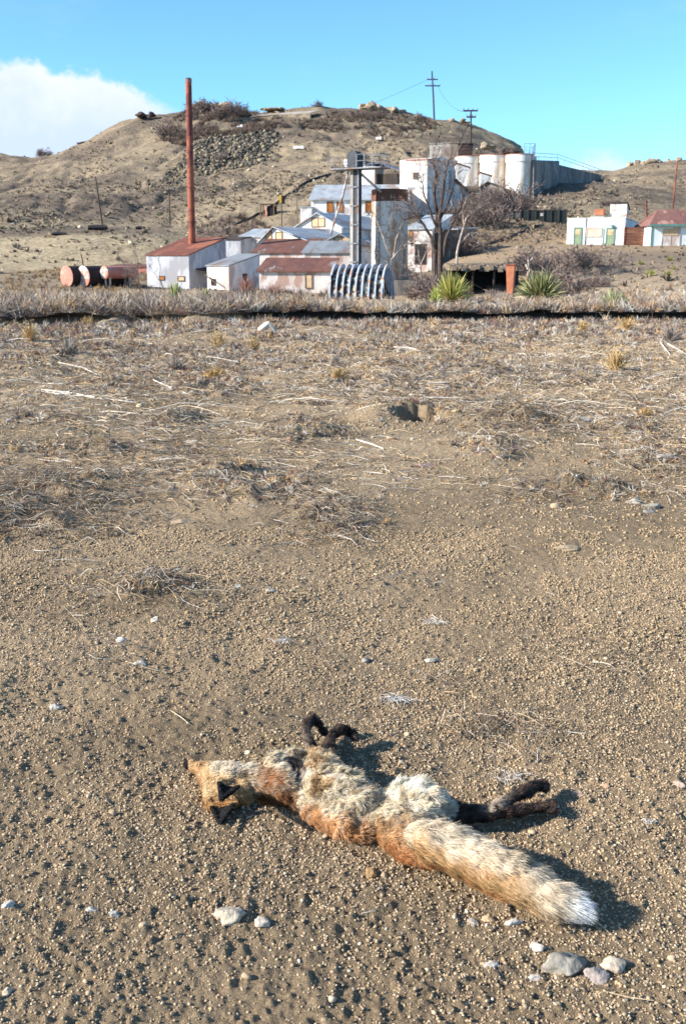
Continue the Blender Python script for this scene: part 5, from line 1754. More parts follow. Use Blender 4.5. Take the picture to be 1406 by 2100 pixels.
YU = [(925, 622, 68, 96, 33, 'tall yellow green yucca in front of the dark hollow', 240, 1, ((170, 168, 84), (126, 134, 70), (206, 190, 112)), False),
      (893, 620, 38, 36, 32, 'small yucca at the left foot of the tall yellow green yucca', 70, 2, ((170, 176, 80), (130, 146, 70), (206, 196, 110)), False),
      (1108, 616, 68, 118, 33, 'widest dark green yucca with dead flower stalks by the orange bin', 380, 3, ((126, 134, 88), (98, 108, 72), (180, 172, 116)), True),
      (1256, 634, 46, 78, 28, 'spiky round yucca alone on the right flat', 150, 4, ((156, 160, 116), (132, 140, 98), (196, 190, 146)), False),
      (1192, 658, 34, 60, 24, 'small pale yucca growing on the dark ditch edge', 80, 5, ((150, 156, 112), (124, 132, 92), (186, 182, 140)), False),
      (360, 621, 48, 40, 33, 'upright yucca in front of the boiler shack', 90, 6, ((150, 160, 96), (118, 130, 80), (190, 186, 120)), False),
      (421, 614, 30, 30, 35, 'small yucca in front of the small white shed', 60, 7, ((156, 160, 100), (126, 134, 84), (186, 180, 124)), False)]
for q in YU:
    yucca(q[0], q[1], q[2], q[3], q[4], q[5], q[6], q[7], q[8], q[9])


def bush(name, label, u, v, hpx, wpx, Y, cols, w, n, seed, up=(.3, 1.5), group=None, cat='bush', flower=None):
    r = np.random.default_rng(seed)
    b = GH(u, v) if Y is None else P(u, v, Y)
    if Y is None: Y = b.y
    b.z = Hs(b.x, b.y)
    s = (b.y * CP) / FPX; Lh, Lw = hpx * s, wpx * .5 * s
    root = empty(name, b, 0, label, cat, group)
    a = r.uniform(0, 2 * np.pi, n); e = r.uniform(up[0], up[1], n)
    d = np.stack([np.cos(a) * np.cos(e) * Lw, np.sin(a) * np.cos(e) * Lw, np.sin(e) * Lh], 1) * r.uniform(.45, 1.05, (n, 1))
    st = r.normal(0, .12, (n, 3)) * [Lw, Lw, 0]
    jit = r.normal(0, .12, (n, 3)) * Lh * [1, 1, .5]
    Pt = np.stack([st, st + d * .5 + jit * .5, st + d * .8 + jit, st + d + jit * 1.3], 1)
    ww = .0035 + .00028 * Y
    strips('stems', Pt, ww * np.array([1.2, 1, .7, .3])[None] * r.uniform(.7, 1.3, (n, 1)), pal(r, n, cols, w), FIB, root, seed=seed)
    if flower:
        # many tiny seed heads: uncountable
        m = n * 3 // 2; i = r.integers(0, n, m)
        tp = Pt[i, 3] + r.normal(0, .035, (m, 3)) * Lh; dd = r.normal(0, 1, (m, 3)) * .03 * max(Lh, .25)
        strips('seed_heads', np.stack([tp - dd, tp, tp + dd], 1), np.tile(np.array([.4, 1, .4]) * .028 * max(Lh, .3), (m, 1)), pal(r, m, [flower, tuple(int(c * .86) for c in flower)], [1, 1]), FIB, root, seed=seed + 1)['kind'] = 'stuff'
    return root


TAN = [(200, 166, 112), (176, 142, 96), (214, 190, 146)]; GRYB = [(160, 146, 134), (128, 114, 104), (186, 174, 160)]; GRN = [(140, 144, 80), (170, 160, 98), (112, 118, 66)]
for i, q in enumerate([
    ('tall golden topped weed by the small ditch edge yucca', 1284, 682, 34, 30, None, TAN, (208, 164, 92)),
    ('tan seedy bush in the right mid ground', 1262, 765, 56, 60, None, TAN, (204, 172, 118)),
    ('small yellow weed right of picture centre', 1192, 682, 24, 24, None, TAN, (206, 166, 84)),
    ('yellowish weed near picture centre above the burrow', 694, 784, 26, 34, None, TAN, (200, 166, 104)),
    ('orange tan weed tuft left of picture centre', 440, 786, 30, 60, None, TAN, (186, 146, 84)),
    ('fluffy tan bush below the ditch at the left', 64, 700, 42, 56, None, TAN, (206, 180, 138)),
    ('pale fluffy bush left of centre below the ditch', 448, 712, 44, 44, None, TAN, (210, 186, 150)),
    ('pale tan bush beside the white wood chunk', 520, 720, 36, 40, None, TAN, (204, 180, 140)),
    ('tan bush near the ditch in the left part', 180, 668, 22, 50, None, TAN, (206, 176, 122)),
    ('grey twiggy bush in the left middle ground', 140, 735, 36, 60, None, GRYB, None),
    ('grey fine stemmed bush near the left middle stalks', 360, 760, 34, 60, None, GRYB, None),
    ('dry orange grass tuft near the right edge', 1322, 862, 24, 40, None, TAN, (196, 154, 96)),
    ('grey stick bush on the right edge of the mid ground', 1372, 705, 40, 70, None, GRYB, None),
    ('rust orange brush in front of the tanks', 270, 612, 30, 110, 60, TAN, (206, 164, 116)),
    ('rust orange brush left of the tanks', 50, 612, 28, 90, 60, TAN, (208, 166, 120)),
    ('tan brush below the first storage tank', 160, 610, 26, 90, 62, TAN, (190, 156, 112)),
    ('green tuft on the right slope, largest of the green ones', 1332, 577, 16, 40, 86, GRN, None),
    ('green tuft low on the right slope near the edge', 1366, 600, 16, 26, 84, GRN, None),
    ('small green tuft high on the right slope', 1372, 541, 10, 22, 97, GRN, None),
    ('small green tuft left on the right slope', 1312, 554, 10, 16, 95, GRN, None),
    ('tiny green tuft between the other green tufts', 1380, 570, 9, 14, 90, GRN, None),
    ('dark blue grey brush heap on the far ditch lip left of centre', 455, 650, 30, 210, 26.6, [(96, 96, 104), (120, 112, 110), (76, 76, 84)], None),
    ('low dark brush on the ditch lip below the boiler shack', 330, 652, 18, 150, 26.4, [(100, 96, 98), (130, 118, 108), (80, 76, 80)], None),
    ('low dark brush on the ditch lip at the left', 190, 655, 16, 140, 26.2, [(104, 98, 96), (140, 124, 108), (84, 80, 82)], None),
    ('reddish bare brush against the small white shed', 505, 600, 42, 60, 92, [(168, 118, 100), (186, 140, 122), (140, 98, 86)], None),
    ('reddish bare brush before the low lean-to', 560, 606, 26, 80, 88, [(150, 120, 106), (170, 132, 116), (130, 104, 94)], None),
    ('grey brush before the low lean-to door', 620, 612, 24, 60, 86, GRYB, None),
]):
    lab, u, v, h, w, Y, cs, fl = q
    bush('dry_bush' if cs is not GRN else 'green_tuft', lab, u, v, h, w, Y, cs, [2, 2, 1], int(60 + w * 2.2), 700 + i, flower=fl, cat='bush' if cs is not GRN else 'grass tuft')


# ------------------------------------------------------------------ bare trees and shrubs


def tree_mesh(seed, h, r0, levels=5, spread=.55, fork=3, droop=0.0, lean=(0, 0), trunk_frac=.3, mt=BARK, tw=TWIG, twr=.012, gnarl=.25):
    r = random.Random(seed)
    tr, cr = MB(), MB()
    def grow(p, d, L, rad, lev):
        n = 4; pts = [p]; rads = [rad]
        q = p.copy(); dd = d.copy()
        for i in range(n):
            dd = (dd + Vector((r.gauss(0, gnarl), r.gauss(0, gnarl), r.gauss(0, gnarl * .6) + (.08 if lev < 3 else -droop)))).normalized()
            q = q + dd * L / n; pts.append(q.copy()); rads.append(rad * (1 - .38 * (i + 1) / n))
        (tr if lev <= 1 else cr).tube(pts, [max(x, twr * .45) for x in rads], 7 if lev <= 1 else (5 if lev == 2 else 3), caps=False)
        if lev >= levels: return
        k = fork + (1 if lev >= 2 else 0)
        for j in range(k):
            t = 1.0 if j == 0 else r.uniform(.35, .98)
            idx = min(int(t * n), n)
            a = r.uniform(0, 6.283); perp = dd.orthogonal().normalized(); perp.rotate(Matrix.Rotation(a, 3, dd))
            nd = (dd + perp * r.uniform(.5, 1.3) * spread * 1.3).normalized()
            grow(pts[idx], nd, L * r.uniform(.6, .85), max(rads[idx] * (.72 if j == 0 else .55), twr * .5), lev + 1)
    grow(Vector((0, 0, -.3)), Vector((lean[0], lean[1], 1)).normalized(), h * trunk_frac, r0, 0)
    return tr, cr


def bare_tree(name, label, loc, seed, h, r0, cat='tree', mt=BARK, tw=TWIG, **kw):
    root = empty(name, loc, 0, label, cat)
    tr, cr = tree_mesh(seed, h, r0, mt=mt, tw=tw, **kw)
    a = tr.build('trunk', mt, root, smooth=False); b = cr.build('crown', tw, root)
    zs = [v[2] for v in cr.v] or [h]
    f = h / max(zs)
    for o in (a, b): o.scale = (f, f, f)
    return root


def limb_tree(label, Y, base, limbs, seed, mt, tw, twl, nper):
    """a tree whose main limbs follow given courses, twigs grown on them"""
    r = random.Random(seed)
    b = P(base[0], base[1], Y); b.z = min(b.z, Hs(b.x, b.y)) - .1
    root = empty('bare_tree', b, 0, label, 'tree')
    tr, cr = MB(), MB()
    def twig(p, d, L, rad, lev):
        pts = [p]; q = p.copy(); dd = d.copy()
        for i in range(4):
            dd = (dd + Vector((r.gauss(0, .2), r.gauss(0, .2), r.gauss(.03, .15)))).normalized(); q = q + dd * L / 4; pts.append(q.copy())
        cr.tube(pts, [max(.008, rad * (1 - .6 * i / 4)) for i in range(5)], 4 if lev == 0 else 3, caps=False)
        if lev >= 3: return
        for j in range(3 if lev < 2 else 2):
            perp = dd.orthogonal().normalized(); perp.rotate(Matrix.Rotation(r.uniform(0, 6.28), 3, dd))
            twig(pts[r.randint(1, 4)], (dd + perp * r.uniform(.4, .95)).normalized(), L * r.uniform(.5, .78), rad * .55, lev + 1)
    for li, (px, rad) in enumerate(limbs):
        pts = []
        oy = 0
        for k, (u, v) in enumerate(px):
            oy += r.uniform(-.35, .35) if k else 0
            pts.append(P(u, v, Y + oy) - b)
        if li == 0 or px[0][1] >= base[1] - 1: pts[0].z = -.3
        # resample with small kinks
        pp = []
        for a, c in zip(pts[:-1], pts[1:]):
            for t in (0, .33, .66):
                q = a.lerp(c, t)
                if pp: q = q + Vector((r.gauss(0, .03), r.gauss(0, .05), r.gauss(0, .02)))
                pp.append(q)
        pp.append(pts[-1])
        n = len(pp)
        tr.tube(pp, [rad * (1 - .82 * i / (n - 1)) for i in range(n)], 8, caps=True)
        for i in range(n // 4, n):
            for _ in range(nper if i > n // 2 else max(1, nper // 2)):
                d = (pp[i] - pp[i - 1]).normalized(); perp = d.orthogonal().normalized(); perp.rotate(Matrix.Rotation(r.uniform(0, 6.28), 3, d))
                twig(pp[i], (d + perp * r.uniform(.5, 1.3)).normalized(), twl * r.uniform(.35, 1.0), rad * .16, 0 if r.random() < .35 else 1)
    tr.build('trunk', mt, root); cr.build('crown', tw, root)


def T(u, v, Y=None):
    if Y is None:
        return hit1(u, v)
    p = P(u, v, Y); p.z = min(p.z, Hs(p.x, p.y) + .3); return p


def trees():
    limb_tree('big dark bare tree with several upright limbs before the white tower', 87, (900, 566), [
        ([(892, 566), (892, 520), (885, 490), (868, 462), (850, 436), (842, 412)], .20), ([(897, 566), (894, 500), (896, 450), (890, 400), (893, 352), (886, 322)], .24),
        ([(903, 566), (903, 500), (900, 445), (908, 400), (912, 360), (918, 330)], .22), ([(904, 545), (914, 490), (928, 455), (944, 428), (950, 396)], .15), ([(896, 470), (880, 430), (868, 396), (862, 366)], .11),
        ([(902, 450), (920, 415), (930, 380), (934, 350)], .10)], 81, BARKD, TWIG, 1.5, 3)
    limb_tree('bare tree with bleached crooked limb reaching right from the big dark tree', 91, (932, 562), [
        ([(932, 562), (936, 520), (946, 480), (956, 448), (972, 430), (1004, 414)], .13), ([(940, 500), (962, 480), (986, 476), (1000, 488)], .09), ([(950, 460), (948, 430), (958, 400)], .08)], 82, BARKW, BARK, 1.5, 4)
    limb_tree('bleached crooked tree in front of the tall grain silo', 80, (803, 585), [
        ([(803, 585), (802, 552), (803, 530), (797, 490), (800, 452), (806, 428)], .11), ([(803, 532), (820, 512), (838, 498), (852, 494)], .08), ([(799, 520), (786, 490), (776, 462), (770, 440)], .07),
        ([(806, 524), (812, 490), (822, 462), (828, 440)], .06), ([(800, 545), (784, 526), (760, 512)], .05)], 83, BARKW, BARK, .8, 3)
    limb_tree('pale drooping tree between the grain silo and the big dark tree', 84, (866, 590), [
        ([(866, 590), (862, 545), (856, 512), (846, 500), (832, 498)], .07), ([(862, 545), (872, 520), (878, 500)], .05), ([(860, 530), (850, 524), (842, 536), (838, 552)], .04)], 84, BARKW, BARK, .9, 4)
    bare_tree('bare_tree', 'thin bare tree between smokestack and gabled sheds', T(437, 500, 125), 41, 130 * 125 / FPX, .14, mt=BARKD, tw=TWIG, levels=5, spread=.45, fork=3, trunk_frac=.35, gnarl=.22, twr=.018)
    bare_tree('bare_tree', 'dark bare tree close behind the smokestack base', T(424, 500, 121), 42, 118 * 121 / FPX, .12, mt=BARKD, tw=TWIG, levels=4, spread=.35, fork=2, trunk_frac=.4, gnarl=.2, twr=.018)
    bare_tree('bare_tree', 'spreading brown bare tree behind the ruined outbuilding', T(470, 490, 130), 43, 70 * 130 / FPX, .12, mt=BARKD, tw=TWIG, levels=5, spread=.8, fork=3, trunk_frac=.25, gnarl=.3, twr=.018)
    bare_tree('bare_tree', 'slim bare tree in front of the tanks, leaning left', T(262, 592, 104), 51, 110 * 104 / FPX, .09, mt=BARKD, tw=TWIG, levels=4, spread=.4, fork=3, lean=(-.45, 0), trunk_frac=.45, twr=.016)
    bare_tree('bare_tree', 'slim upright bare tree beside the boiler shack left wall', T(286, 592, 100), 52, 110 * 100 / FPX, .08, mt=BARKD, tw=TWIG, levels=4, spread=.35, fork=3, trunk_frac=.5, twr=.016)
    bare_tree('bare_tree', 'small bare sapling growing before the boiler shack front', T(342, 598, 98), 53, 95 * 98 / FPX, .06, mt=BARK, tw=TWIG, levels=4, spread=.45, fork=2, trunk_frac=.4, twr=.022)
    bare_tree('bare_tree', 'pale bare branches reaching in at the left picture edge', P(-70, 640, 40) + Vector((0, 0, -.4)), 61, 150 * 40 / FPX, .05, mt=BARKD, tw=BARKW, levels=5, spread=.5, fork=3, lean=(.7, 0), trunk_frac=.5, twr=.010)
    bare_tree('bare_tree', 'bare stems beside the white annex', T(604, 452, 142), 62, 60 * 142 / FPX, .08, mt=BARK, tw=TWIG, levels=4, spread=.35, fork=3, trunk_frac=.35, twr=.018)
    shr = [(1000, 446, 150, 70, 'grey thicket between the big bare tree and the silo feet'), (1030, 425, 160, 70, 'grey bare thicket right below the middle white silo'),
           (1055, 440, 152, 52, 'low bare thicket right of the grey thickets on the silo slope'), (975, 460, 140, 66, 'bare thicket tight beside the sloping wing of the tower'), (1012, 330, 215, 44, 'bare shrub peeking above the middle white silo'),
           (950, 510, 118, 60, 'tangled shrub behind the dark sunken shed'), (870, 606, 84, 60, 'dark tangled shrub at the foot of the grain silo plinth'), (905, 600, 80, 56, 'tangled shrub at the foot of the big bare tree'),
           (1150, 610, 60, 90, 'tall pale bare shrub behind the widest yucca'), (1105, 560, 92, 60, 'grey shrub above the widest yucca'), (1195, 560, 95, 52, 'pale spindly shrub below the turquoise building'), (1165, 545, 98, 40, 'low grey shrub left below the turquoise building'),
           (1075, 540, 98, 46, 'grey shrub at the right end of the shaded hollow'), (1225, 590, 80, 30, 'low grey shrub on the right slope above the round yucca'),
           (345, 275, 275, 34, 'brown hilltop shrub left of the smokestack top'), (420, 250, 290, 30, 'brown bare shrub just right of the smokestack on the hilltop'), (445, 262, 282, 30, 'wide dark shrub under the hilltop rock ledge'),
           (470, 258, 284, 36, 'tall bare shrub under the right end of the rock ledge'), (495, 240, 290, 28, 'bare shrub left against the hilltop ruin'), (455, 345, 240, 16, 'round shrub at the lower edge of the rock pile'),
           (395, 262, 285, 26, 'small brown shrub directly behind the smokestack on the hilltop'), (775, 262, 285, 22, 'dark shrub on the hill under the tall pale boulder'), (830, 300, 250, 18, 'low shrub on the hill above the white tower'),
           (90, 322, 299, 18, 'single bare shrub on the left skyline saddle'), (860, 262, 286, 18, 'brown shrub left below the skyline power pole'), (745, 268, 280, 20, 'brown shrub left of the dark hill shrub'),
           (650, 226, 298, 14, 'tiny bare shrub on the skyline right of the ruin'), (1245, 440, 170, 18, 'bare grey shrub above the turquoise building roof'), (225, 585, 108, 40, 'pale spindly shrub hiding the small tank'), (243, 580, 110, 46, 'grey shrub in front of the long low tank house')]
    protos = []
    for k in range(4):
        root = bpy.data.objects.new('bare_shrub', None); link(root)
        m1, m2 = MB(), MB()
        for j in range(6):
            a = j * 1.05 + k; tr, cr = tree_mesh(200 + k * 10 + j, 1.0, .022, levels=4, spread=.6, fork=3, lean=(.7 * math.cos(a), .7 * math.sin(a)), trunk_frac=.38, gnarl=.25, twr=.012)
            m1.add([(x + .05 * math.cos(a), y + .05 * math.sin(a), z) for x, y, z in tr.v], tr.f); m2.add(cr.v, cr.f)
        a = m1.build('stems', BARK, root); b = m2.build('twigs', TWIG, root)
        f = 1 / max(v[2] for v in m2.v); a.scale = b.scale = (f, f, f)
        protos.append((root, a, b))
    used = set()
    for i, (u, v, Y, hpx, lab) in enumerate(shr):
        k = i % 4
        root, a, b = protos[k]
        if k in used:
            r2 = root.copy(); COL.objects.link(r2)
            for ch in (a, b):
                c = ch.copy(); COL.objects.link(c); c.parent = r2
            root = r2
        used.add(k)
        c = P(u, v, Y); c.z = Hs(c.x, c.y) if abs(Hs(c.x, c.y) - c.z) < 3 else c.z
        h = hpx * Y / FPX
        root.location = c; root.rotation_euler = (0, 0, i * 1.3)
        root.scale = (h * 1.15, h * 1.15, h)
        tag(root, lab, 'shrub', 'bare shrubs')


trees()


def odd_bits():
    # bleached wood chunk
    p = GH(541, 690); s = p.y / FPX
    m_ = MB(); m_.tube([(-.10, 0, 0), (-.03, .0, .09), (.07, .02, .17), (.10, .02, .19)], [.05, .055, .05, .03], 8); m_.tube([(.10, 0, .16), (.19, .02, .02)], [.035, .03], 7)
    o = m_.build('wood_chunk', mat('bleached_log', S(226, 216, 204), S(196, 184, 170), 8)); o.location = (p.x, p.y, Hs(p.x, p.y)); o.scale = (1.1, 1.1, 1.05)
    tag(o, 'bleached white wood chunk propped up in the litter', 'wood chunk')
    for i, (pts, rr, lab) in enumerate((([(86, 806), (140, 818), (200, 826), (280, 834)], .011, 'longest bleached stalk lying in the left litter'),
                                        ([(88, 812), (120, 822), (145, 824)], .010, 'short bleached stalk under the longest one'),
                                        ([(120, 752), (170, 758), (200, 772)], .010, 'bleached stalk above the longest one in the left litter'),
                                        ([(300, 790), (350, 806), (395, 818)], .009, 'bleached stalk slanting down in the left centre litter'),
                                        ([(730, 906), (760, 914), (786, 924)], .007, 'white stick below and left of the burrow'),
                                        ([(806, 716), (840, 718), (858, 724)], .012, 'short white stick in the upper centre litter'),
                                        ([(1346, 696), (1372, 712), (1406, 728)], .014, 'white forked stick at the right picture edge'),
                                        ([(1350, 704), (1366, 722), (1376, 732)], .012, 'lower white stick at the right picture edge'),
                                        ([(585, 1662), (640, 1690), (680, 1712), (720, 1727)], .0022, 'thin pale straw lying along the belly side of the carcass'),
                                        ([(1216, 1872), (1232, 1884), (1248, 1900)], .0014, 'thin straw right of the tail tip'),
                                        ([(350, 1470), (372, 1484), (388, 1498)], .0016, 'thin curved straw above the head of the carcass'),
                                        ([(1240, 2020), (1290, 2034), (1340, 2042)], .0016, 'thin dark rootlet near the bottom right corner'))):
        pp = []
        for u, v in pts:
            g = GH(u, v); g.z = Hs(g.x, g.y) + rr * 1.2 + .006; pp.append(g)
        m_ = MB(); m_.tube(pp, [rr * .6, rr, rr * .9, rr * .5][:len(pp)] if len(pp) == 4 else [rr * .7, rr, rr * .5], 6)
        o = m_.build('dry_stalk', mat('bleached_log', S(226, 216, 204)) if rr > .005 else mat('pale_straw', S(206, 186, 150), S(170, 150, 120), 30)); tag(o, lab, 'stalk' if rr > .005 else 'straw')
    # tufts of shed white fur
    r = np.random.default_rng(77)
    for (u, v, w, h, n, lab) in ((815, 1438, 50, 20, 90, 'wisp of white fur on the soil above the forelegs'), (1040, 1592, 60, 16, 40, 'thin wisp of pale hair above the hind legs'),
                                 (582, 1326, 30, 16, 50, 'small white hair tuft in the upper left soil'), (888, 1275, 40, 12, 40, 'faint pale hair tuft in the middle soil'), (1330, 1694, 20, 10, 24, 'small pale hair tuft near the right edge')):
        g = GH(u, v); s = (g.y * CP + CAMH * SP) / FPX; g.z = Hs(g.x, g.y)
        st = r.normal(0, .25, (n, 3)) * [w * s, w * s * .6, 0]; a = r.normal(.2, .9, n) + np.pi * (r.uniform(0, 1, n) < .5)
        L = r.uniform(.3, .8, n) * w * s
        d = np.stack([np.cos(a) * L, np.sin(a) * L, r.uniform(0, .3, n) * L * .4], 1)
        st[:, 2] = .008 + r.uniform(0, .008, n)
        o = strips('fur_wisp', np.stack([st, st + d * .5 + [0, 0, .008], st + d], 1), np.tile([.0011, .0012, .0004], (n, 1)), pal(r, n, [(226, 222, 216), (196, 190, 182)], [1, 1]), FIB, seed=5)
        o.location = g; tag(o, lab, 'fur tuft')


odd_bits()

# ------------------------------------------------------------------ the fox carcass


def fox():
    r = np.random.default_rng(99)
    org = GH(790, 1665); ox, oy = org.x, org.y
    gz = Hs(ox, oy)
    root = empty('fox_carcass', (ox, oy, gz), 0, 'dead fox lying on the gravel, head left, bushy white tipped tail right', 'fox')

    def W3(u, v, h):
        p = GH(u, v, h + gz); return np.array([p.x - ox, p.y - oy, h])
    # u, v, centre height, radius chains
    chains = {
        'head': [(388, 1567, .030, .013), (404, 1574, .034, .018), (422, 1583, .040, .027), (444, 1594, .046, .040), (470, 1600, .050, .044), (505, 1604, .046, .040), (540, 1612, .040, .040), (575, 1610, .045, .048)],
        'cheek': [(430, 1592, .04, .028), (438, 1622, .036, .030), (446, 1642, .028, .024), (462, 1626, .036, .036), (492, 1622, .036, .036)],
        'chest': [(575, 1575, .045, .044), (600, 1560, .042, .030), (635, 1560, .042, .030), (668, 1582, .045, .038), (650, 1600, .05, .062), (615, 1612, .042, .048), (600, 1632, .026, .036)],
        'torso': [(650, 1600, .052, .066), (690, 1622, .055, .068), (725, 1640, .046, .058), (752, 1652, .036, .044), (775, 1664, .030, .032), (800, 1684, .034, .046), (826, 1706, .036, .046)],
        'belly': [(630, 1650, .024, .036), (665, 1672, .024, .038), (705, 1692, .022, .038), (740, 1700, .018, .030)],
        'haunch': [(800, 1650, .036, .034), (832, 1638, .056, .046), (866, 1642, .058, .050), (885, 1662, .04, .038), (850, 1680, .03, .034)],
        'rump': [(786, 1700, .02, .028), (815, 1725, .022, .034), (838, 1742, .022, .030)],
        'hind_a': [(880, 1652, .046, .032), (912, 1652, .034, .018), (960, 1662, .026, .012), (1005, 1660, .028, .0105), (1045, 1640, .032, .0095), (1070, 1628, .036, .0125), (1090, 1616, .034, .012), (1106, 1612, .028, .013)],
        'hind_b': [(900, 1668, .028, .024), (950, 1676, .018, .014), (1005, 1674, .016, .0105), (1040, 1666, .018, .010), (1068, 1660, .018, .0125), (1096, 1656, .014, .010), (1118, 1655, .010, .011)],
        'fore_a': [(655, 1572, .045, .022), (646, 1548, .050, .016), (634, 1522, .060, .0105), (628, 1500, .068, .010), (631, 1484, .074, .013), (643, 1476, .074, .0125), (653, 1484, .064, .0095), (660, 1493, .054, .0085)],
        'fore_b': [(676, 1572, .045, .024), (672, 1546, .050, .017), (675, 1522, .058, .0115), (683, 1506, .064, .0105), (694, 1497, .068, .014), (706, 1497, .062, .0105), (718, 1502, .052, .009)],
        'tail': [(826, 1700, .040, .026), (850, 1716, .044, .034), (890, 1730, .050, .044), (945, 1752, .046, .044), (1010, 1784, .043, .043), (1065, 1810, .039, .037), (1110, 1832, .034, .029), (1145, 1847, .028, .020), (1172, 1860, .022, .009)],
    }
    V1, F1 = ico(2)
    Vs, Fs, n = [], [], 0
    segs = []
    for nm, ch in chains.items():
        pts = [W3(u, v, h) for u, v, h, _ in ch]; rad = [c[3] for c in ch]
        for i in range(len(pts) - 1):
            L = np.linalg.norm(pts[i + 1] - pts[i]); m_ = max(2, int(L / (min(rad[i], rad[i + 1]) * .35)))
            segs.append((nm, pts[i], pts[i + 1], rad[i], rad[i + 1]))
            for t in np.linspace(0, 1, m_, endpoint=(i == len(pts) - 2)):
                p = pts[i] * (1 - t) + pts[i + 1] * t; q = rad[i] * (1 - t) + rad[i + 1] * t
                Vs.append(V1 * q * np.array([1, 1, .70 if nm in ('torso', 'chest', 'belly', 'rump') else (.85 if nm in ('tail', 'haunch') else 1)]) + p); Fs.append(F1 + n); n += len(V1)
    # toes, claws, nose, ears (all of one skin)
    def blob(c, rad, sub=2):
        nonlocal n
        V, F = ico(sub); Vs.append(V * np.array(rad) + c); Fs.append(F + n); n += len(V)
    for (u, v, h, du, dv) in ((1110, 1612, .028, 1, .1), (1124, 1655, .012, 1, .1), (661, 1496, .050, .4, .6), (720, 1504, .049, .7, .4)):
        for k in range(4):
            p = W3(u + du * 5 + (k - 1.5) * 3.2 * dv, v + dv * 6 + (k - 1.5) * 5.2 * du, h - .003 + .003 * (k % 2)); blob(p, (.0100, .0062, .0066))
    blob(W3(382, 1565, .030), (.0075, .0085, .0085))
    def ear(base_a, base_b, tip, th=.0055):
        nonlocal n
        a, b, t = (W3(*q) for q in (base_a, base_b, tip))
        for f in np.linspace(0, 1, 15):
            l, rr = a * (1 - f) + t * f, b * (1 - f) + t * f
            w = 1 - f ** 2.2 * .9
            mid = (l + rr) / 2
            for g in np.linspace(-1, 1, 9):
                p = mid + (l - rr) / 2 * g + np.array([0, 0, -.012 * (1 - g * g) * w])
                blob(p, (th, th, th), 1)
    EARS = [((452, 1620, .055), (492, 1606, .070), (450, 1618, .125)), ((428, 1640, .045), (470, 1646, .040), (450, 1677, .020))]
    EARS = [((446, 1596, .080), (490, 1612, .078), (452, 1640, .112)), ((424, 1640, .040), (480, 1646, .044), (450, 1690, .014))]
    for e in EARS: ear(*e)
    me = np_mesh('tmp', np.concatenate(Vs), np.concatenate(Fs))
    o = bpy.data.objects.new('tmp', me); link(o)
    rm = o.modifiers.new('r', 'REMESH'); rm.mode = 'VOXEL'; rm.voxel_size = .0038; rm.use_smooth_shade = True
    sm = o.modifiers.new('s', 'SMOOTH'); sm.iterations = 3; sm.factor = .5
    dg = bpy.context.evaluated_depsgraph_get(); dg.update()
    body = bpy.data.meshes.new_from_object(o.evaluated_get(dg)); bpy.data.objects.remove(o)
    body.name = 'body'
    N = len(body.vertices); V = np.empty(N * 3, np.float32); body.vertices.foreach_get('co', V); V = V.reshape(-1, 3).astype(float)
    Nn = np.empty(N * 3, np.float32); body.vertices.foreach_get('normal', Nn); Nn = Nn.reshape(-1, 3).astype(float)
    print('fox verts', N)

    SA = np.array([s[1] for s in segs]); SB = np.array([s[2] for s in segs]); SR0 = np.array([s[3] for s in segs]); SR1 = np.array([s[4] for s in segs])
    NM = [s[0] for s in segs]; kinds = list(chains.keys()); KI = np.array([kinds.index(x) for x in NM])

    def near(Pp):
        """nearest skeleton segment: part index, direction, parameter"""
        best = np.full(len(Pp), 1e9); idx = np.zeros(len(Pp), int); tt = np.zeros(len(Pp))
        for i in range(len(SA)):
            d = SB[i] - SA[i]; L2 = d @ d
            t = np.clip(((Pp - SA[i]) @ d) / L2, 0, 1)
            q = SA[i] + t[:, None] * d
            dist = np.linalg.norm(Pp - q, axis=1) - (SR0[i] * (1 - t) + SR1[i] * t)
            k = dist < best
            best[k] = dist[k]; idx[k] = i; tt[k] = t[k]
        return idx, tt
    def px(Pp):
        return proj(Pp[:, 0] + ox, Pp[:, 1] + oy, Pp[:, 2] + gz)
    u, v = px(V)
    idx, _ = near(V)
    part = KI[idx]
    leg = np.isin(part, [kinds.index(k) for k in ('hind_a', 'hind_b', 'fore_a', 'fore_b')])
    # shrunken, lumpy hide: folds and hollows
    w = np.where(leg, .45, 1.0) * np.where(part == kinds.index('head'), .5, 1.0) * np.where(part == kinds.index('tail'), .6, 1.0)
    f1 = noise3(V[:, 0] / .035, V[:, 1] / .035, V[:, 2] / .035, 5); f2 = noise3(V[:, 0] / .013, V[:, 1] / .013, V[:, 2] / .013, 6)
    for (a_, b_, t_) in EARS:
        A_, B_, T_ = (W3(*q) for q in (a_, b_, t_)); M0 = (A_ + B_) / 2; ax_ = (T_ - M0) / np.linalg.norm(T_ - M0)
        rl = V - M0; ss = rl @ ax_; of = np.linalg.norm(rl - ss[:, None] * ax_, axis=1)
        w = np.where((ss > .004) & (ss < np.linalg.norm(T_ - M0) + .02) & (of < np.linalg.norm(A_ - B_) * .7), .08, w)
    V += Nn * (w * (f1 * .010 + f2 * .004))[:, None]
    def hollow(uu, vv, ru, rv, dep):
        d = ((u - uu) / ru) ** 2 + ((v - vv) / rv) ** 2
        return dep * np.exp(-d * 1.6)
    top = np.clip(Nn[:, 2] + .3, 0, 1)
    hol = hollow(594, 1572, 13, 12, .045) + hollow(606, 1592, 18, 15, .010) + hollow(625, 1640, 7, 9, .020) + hollow(648, 1636, 9, 10, .014) + hollow(734, 1714, 9, 7, .02) + hollow(748, 1668, 14, 9, .016) + hollow(524, 1598, 16, 12, .012) + hollow(776, 1664, 10, 16, .010) + hollow(690, 1600, 14, 8, .014) + hollow(660, 1620, 20, 8, .010) + hollow(705, 1655, 16, 9, .014) + hollow(670, 1668, 9, 7, .014)
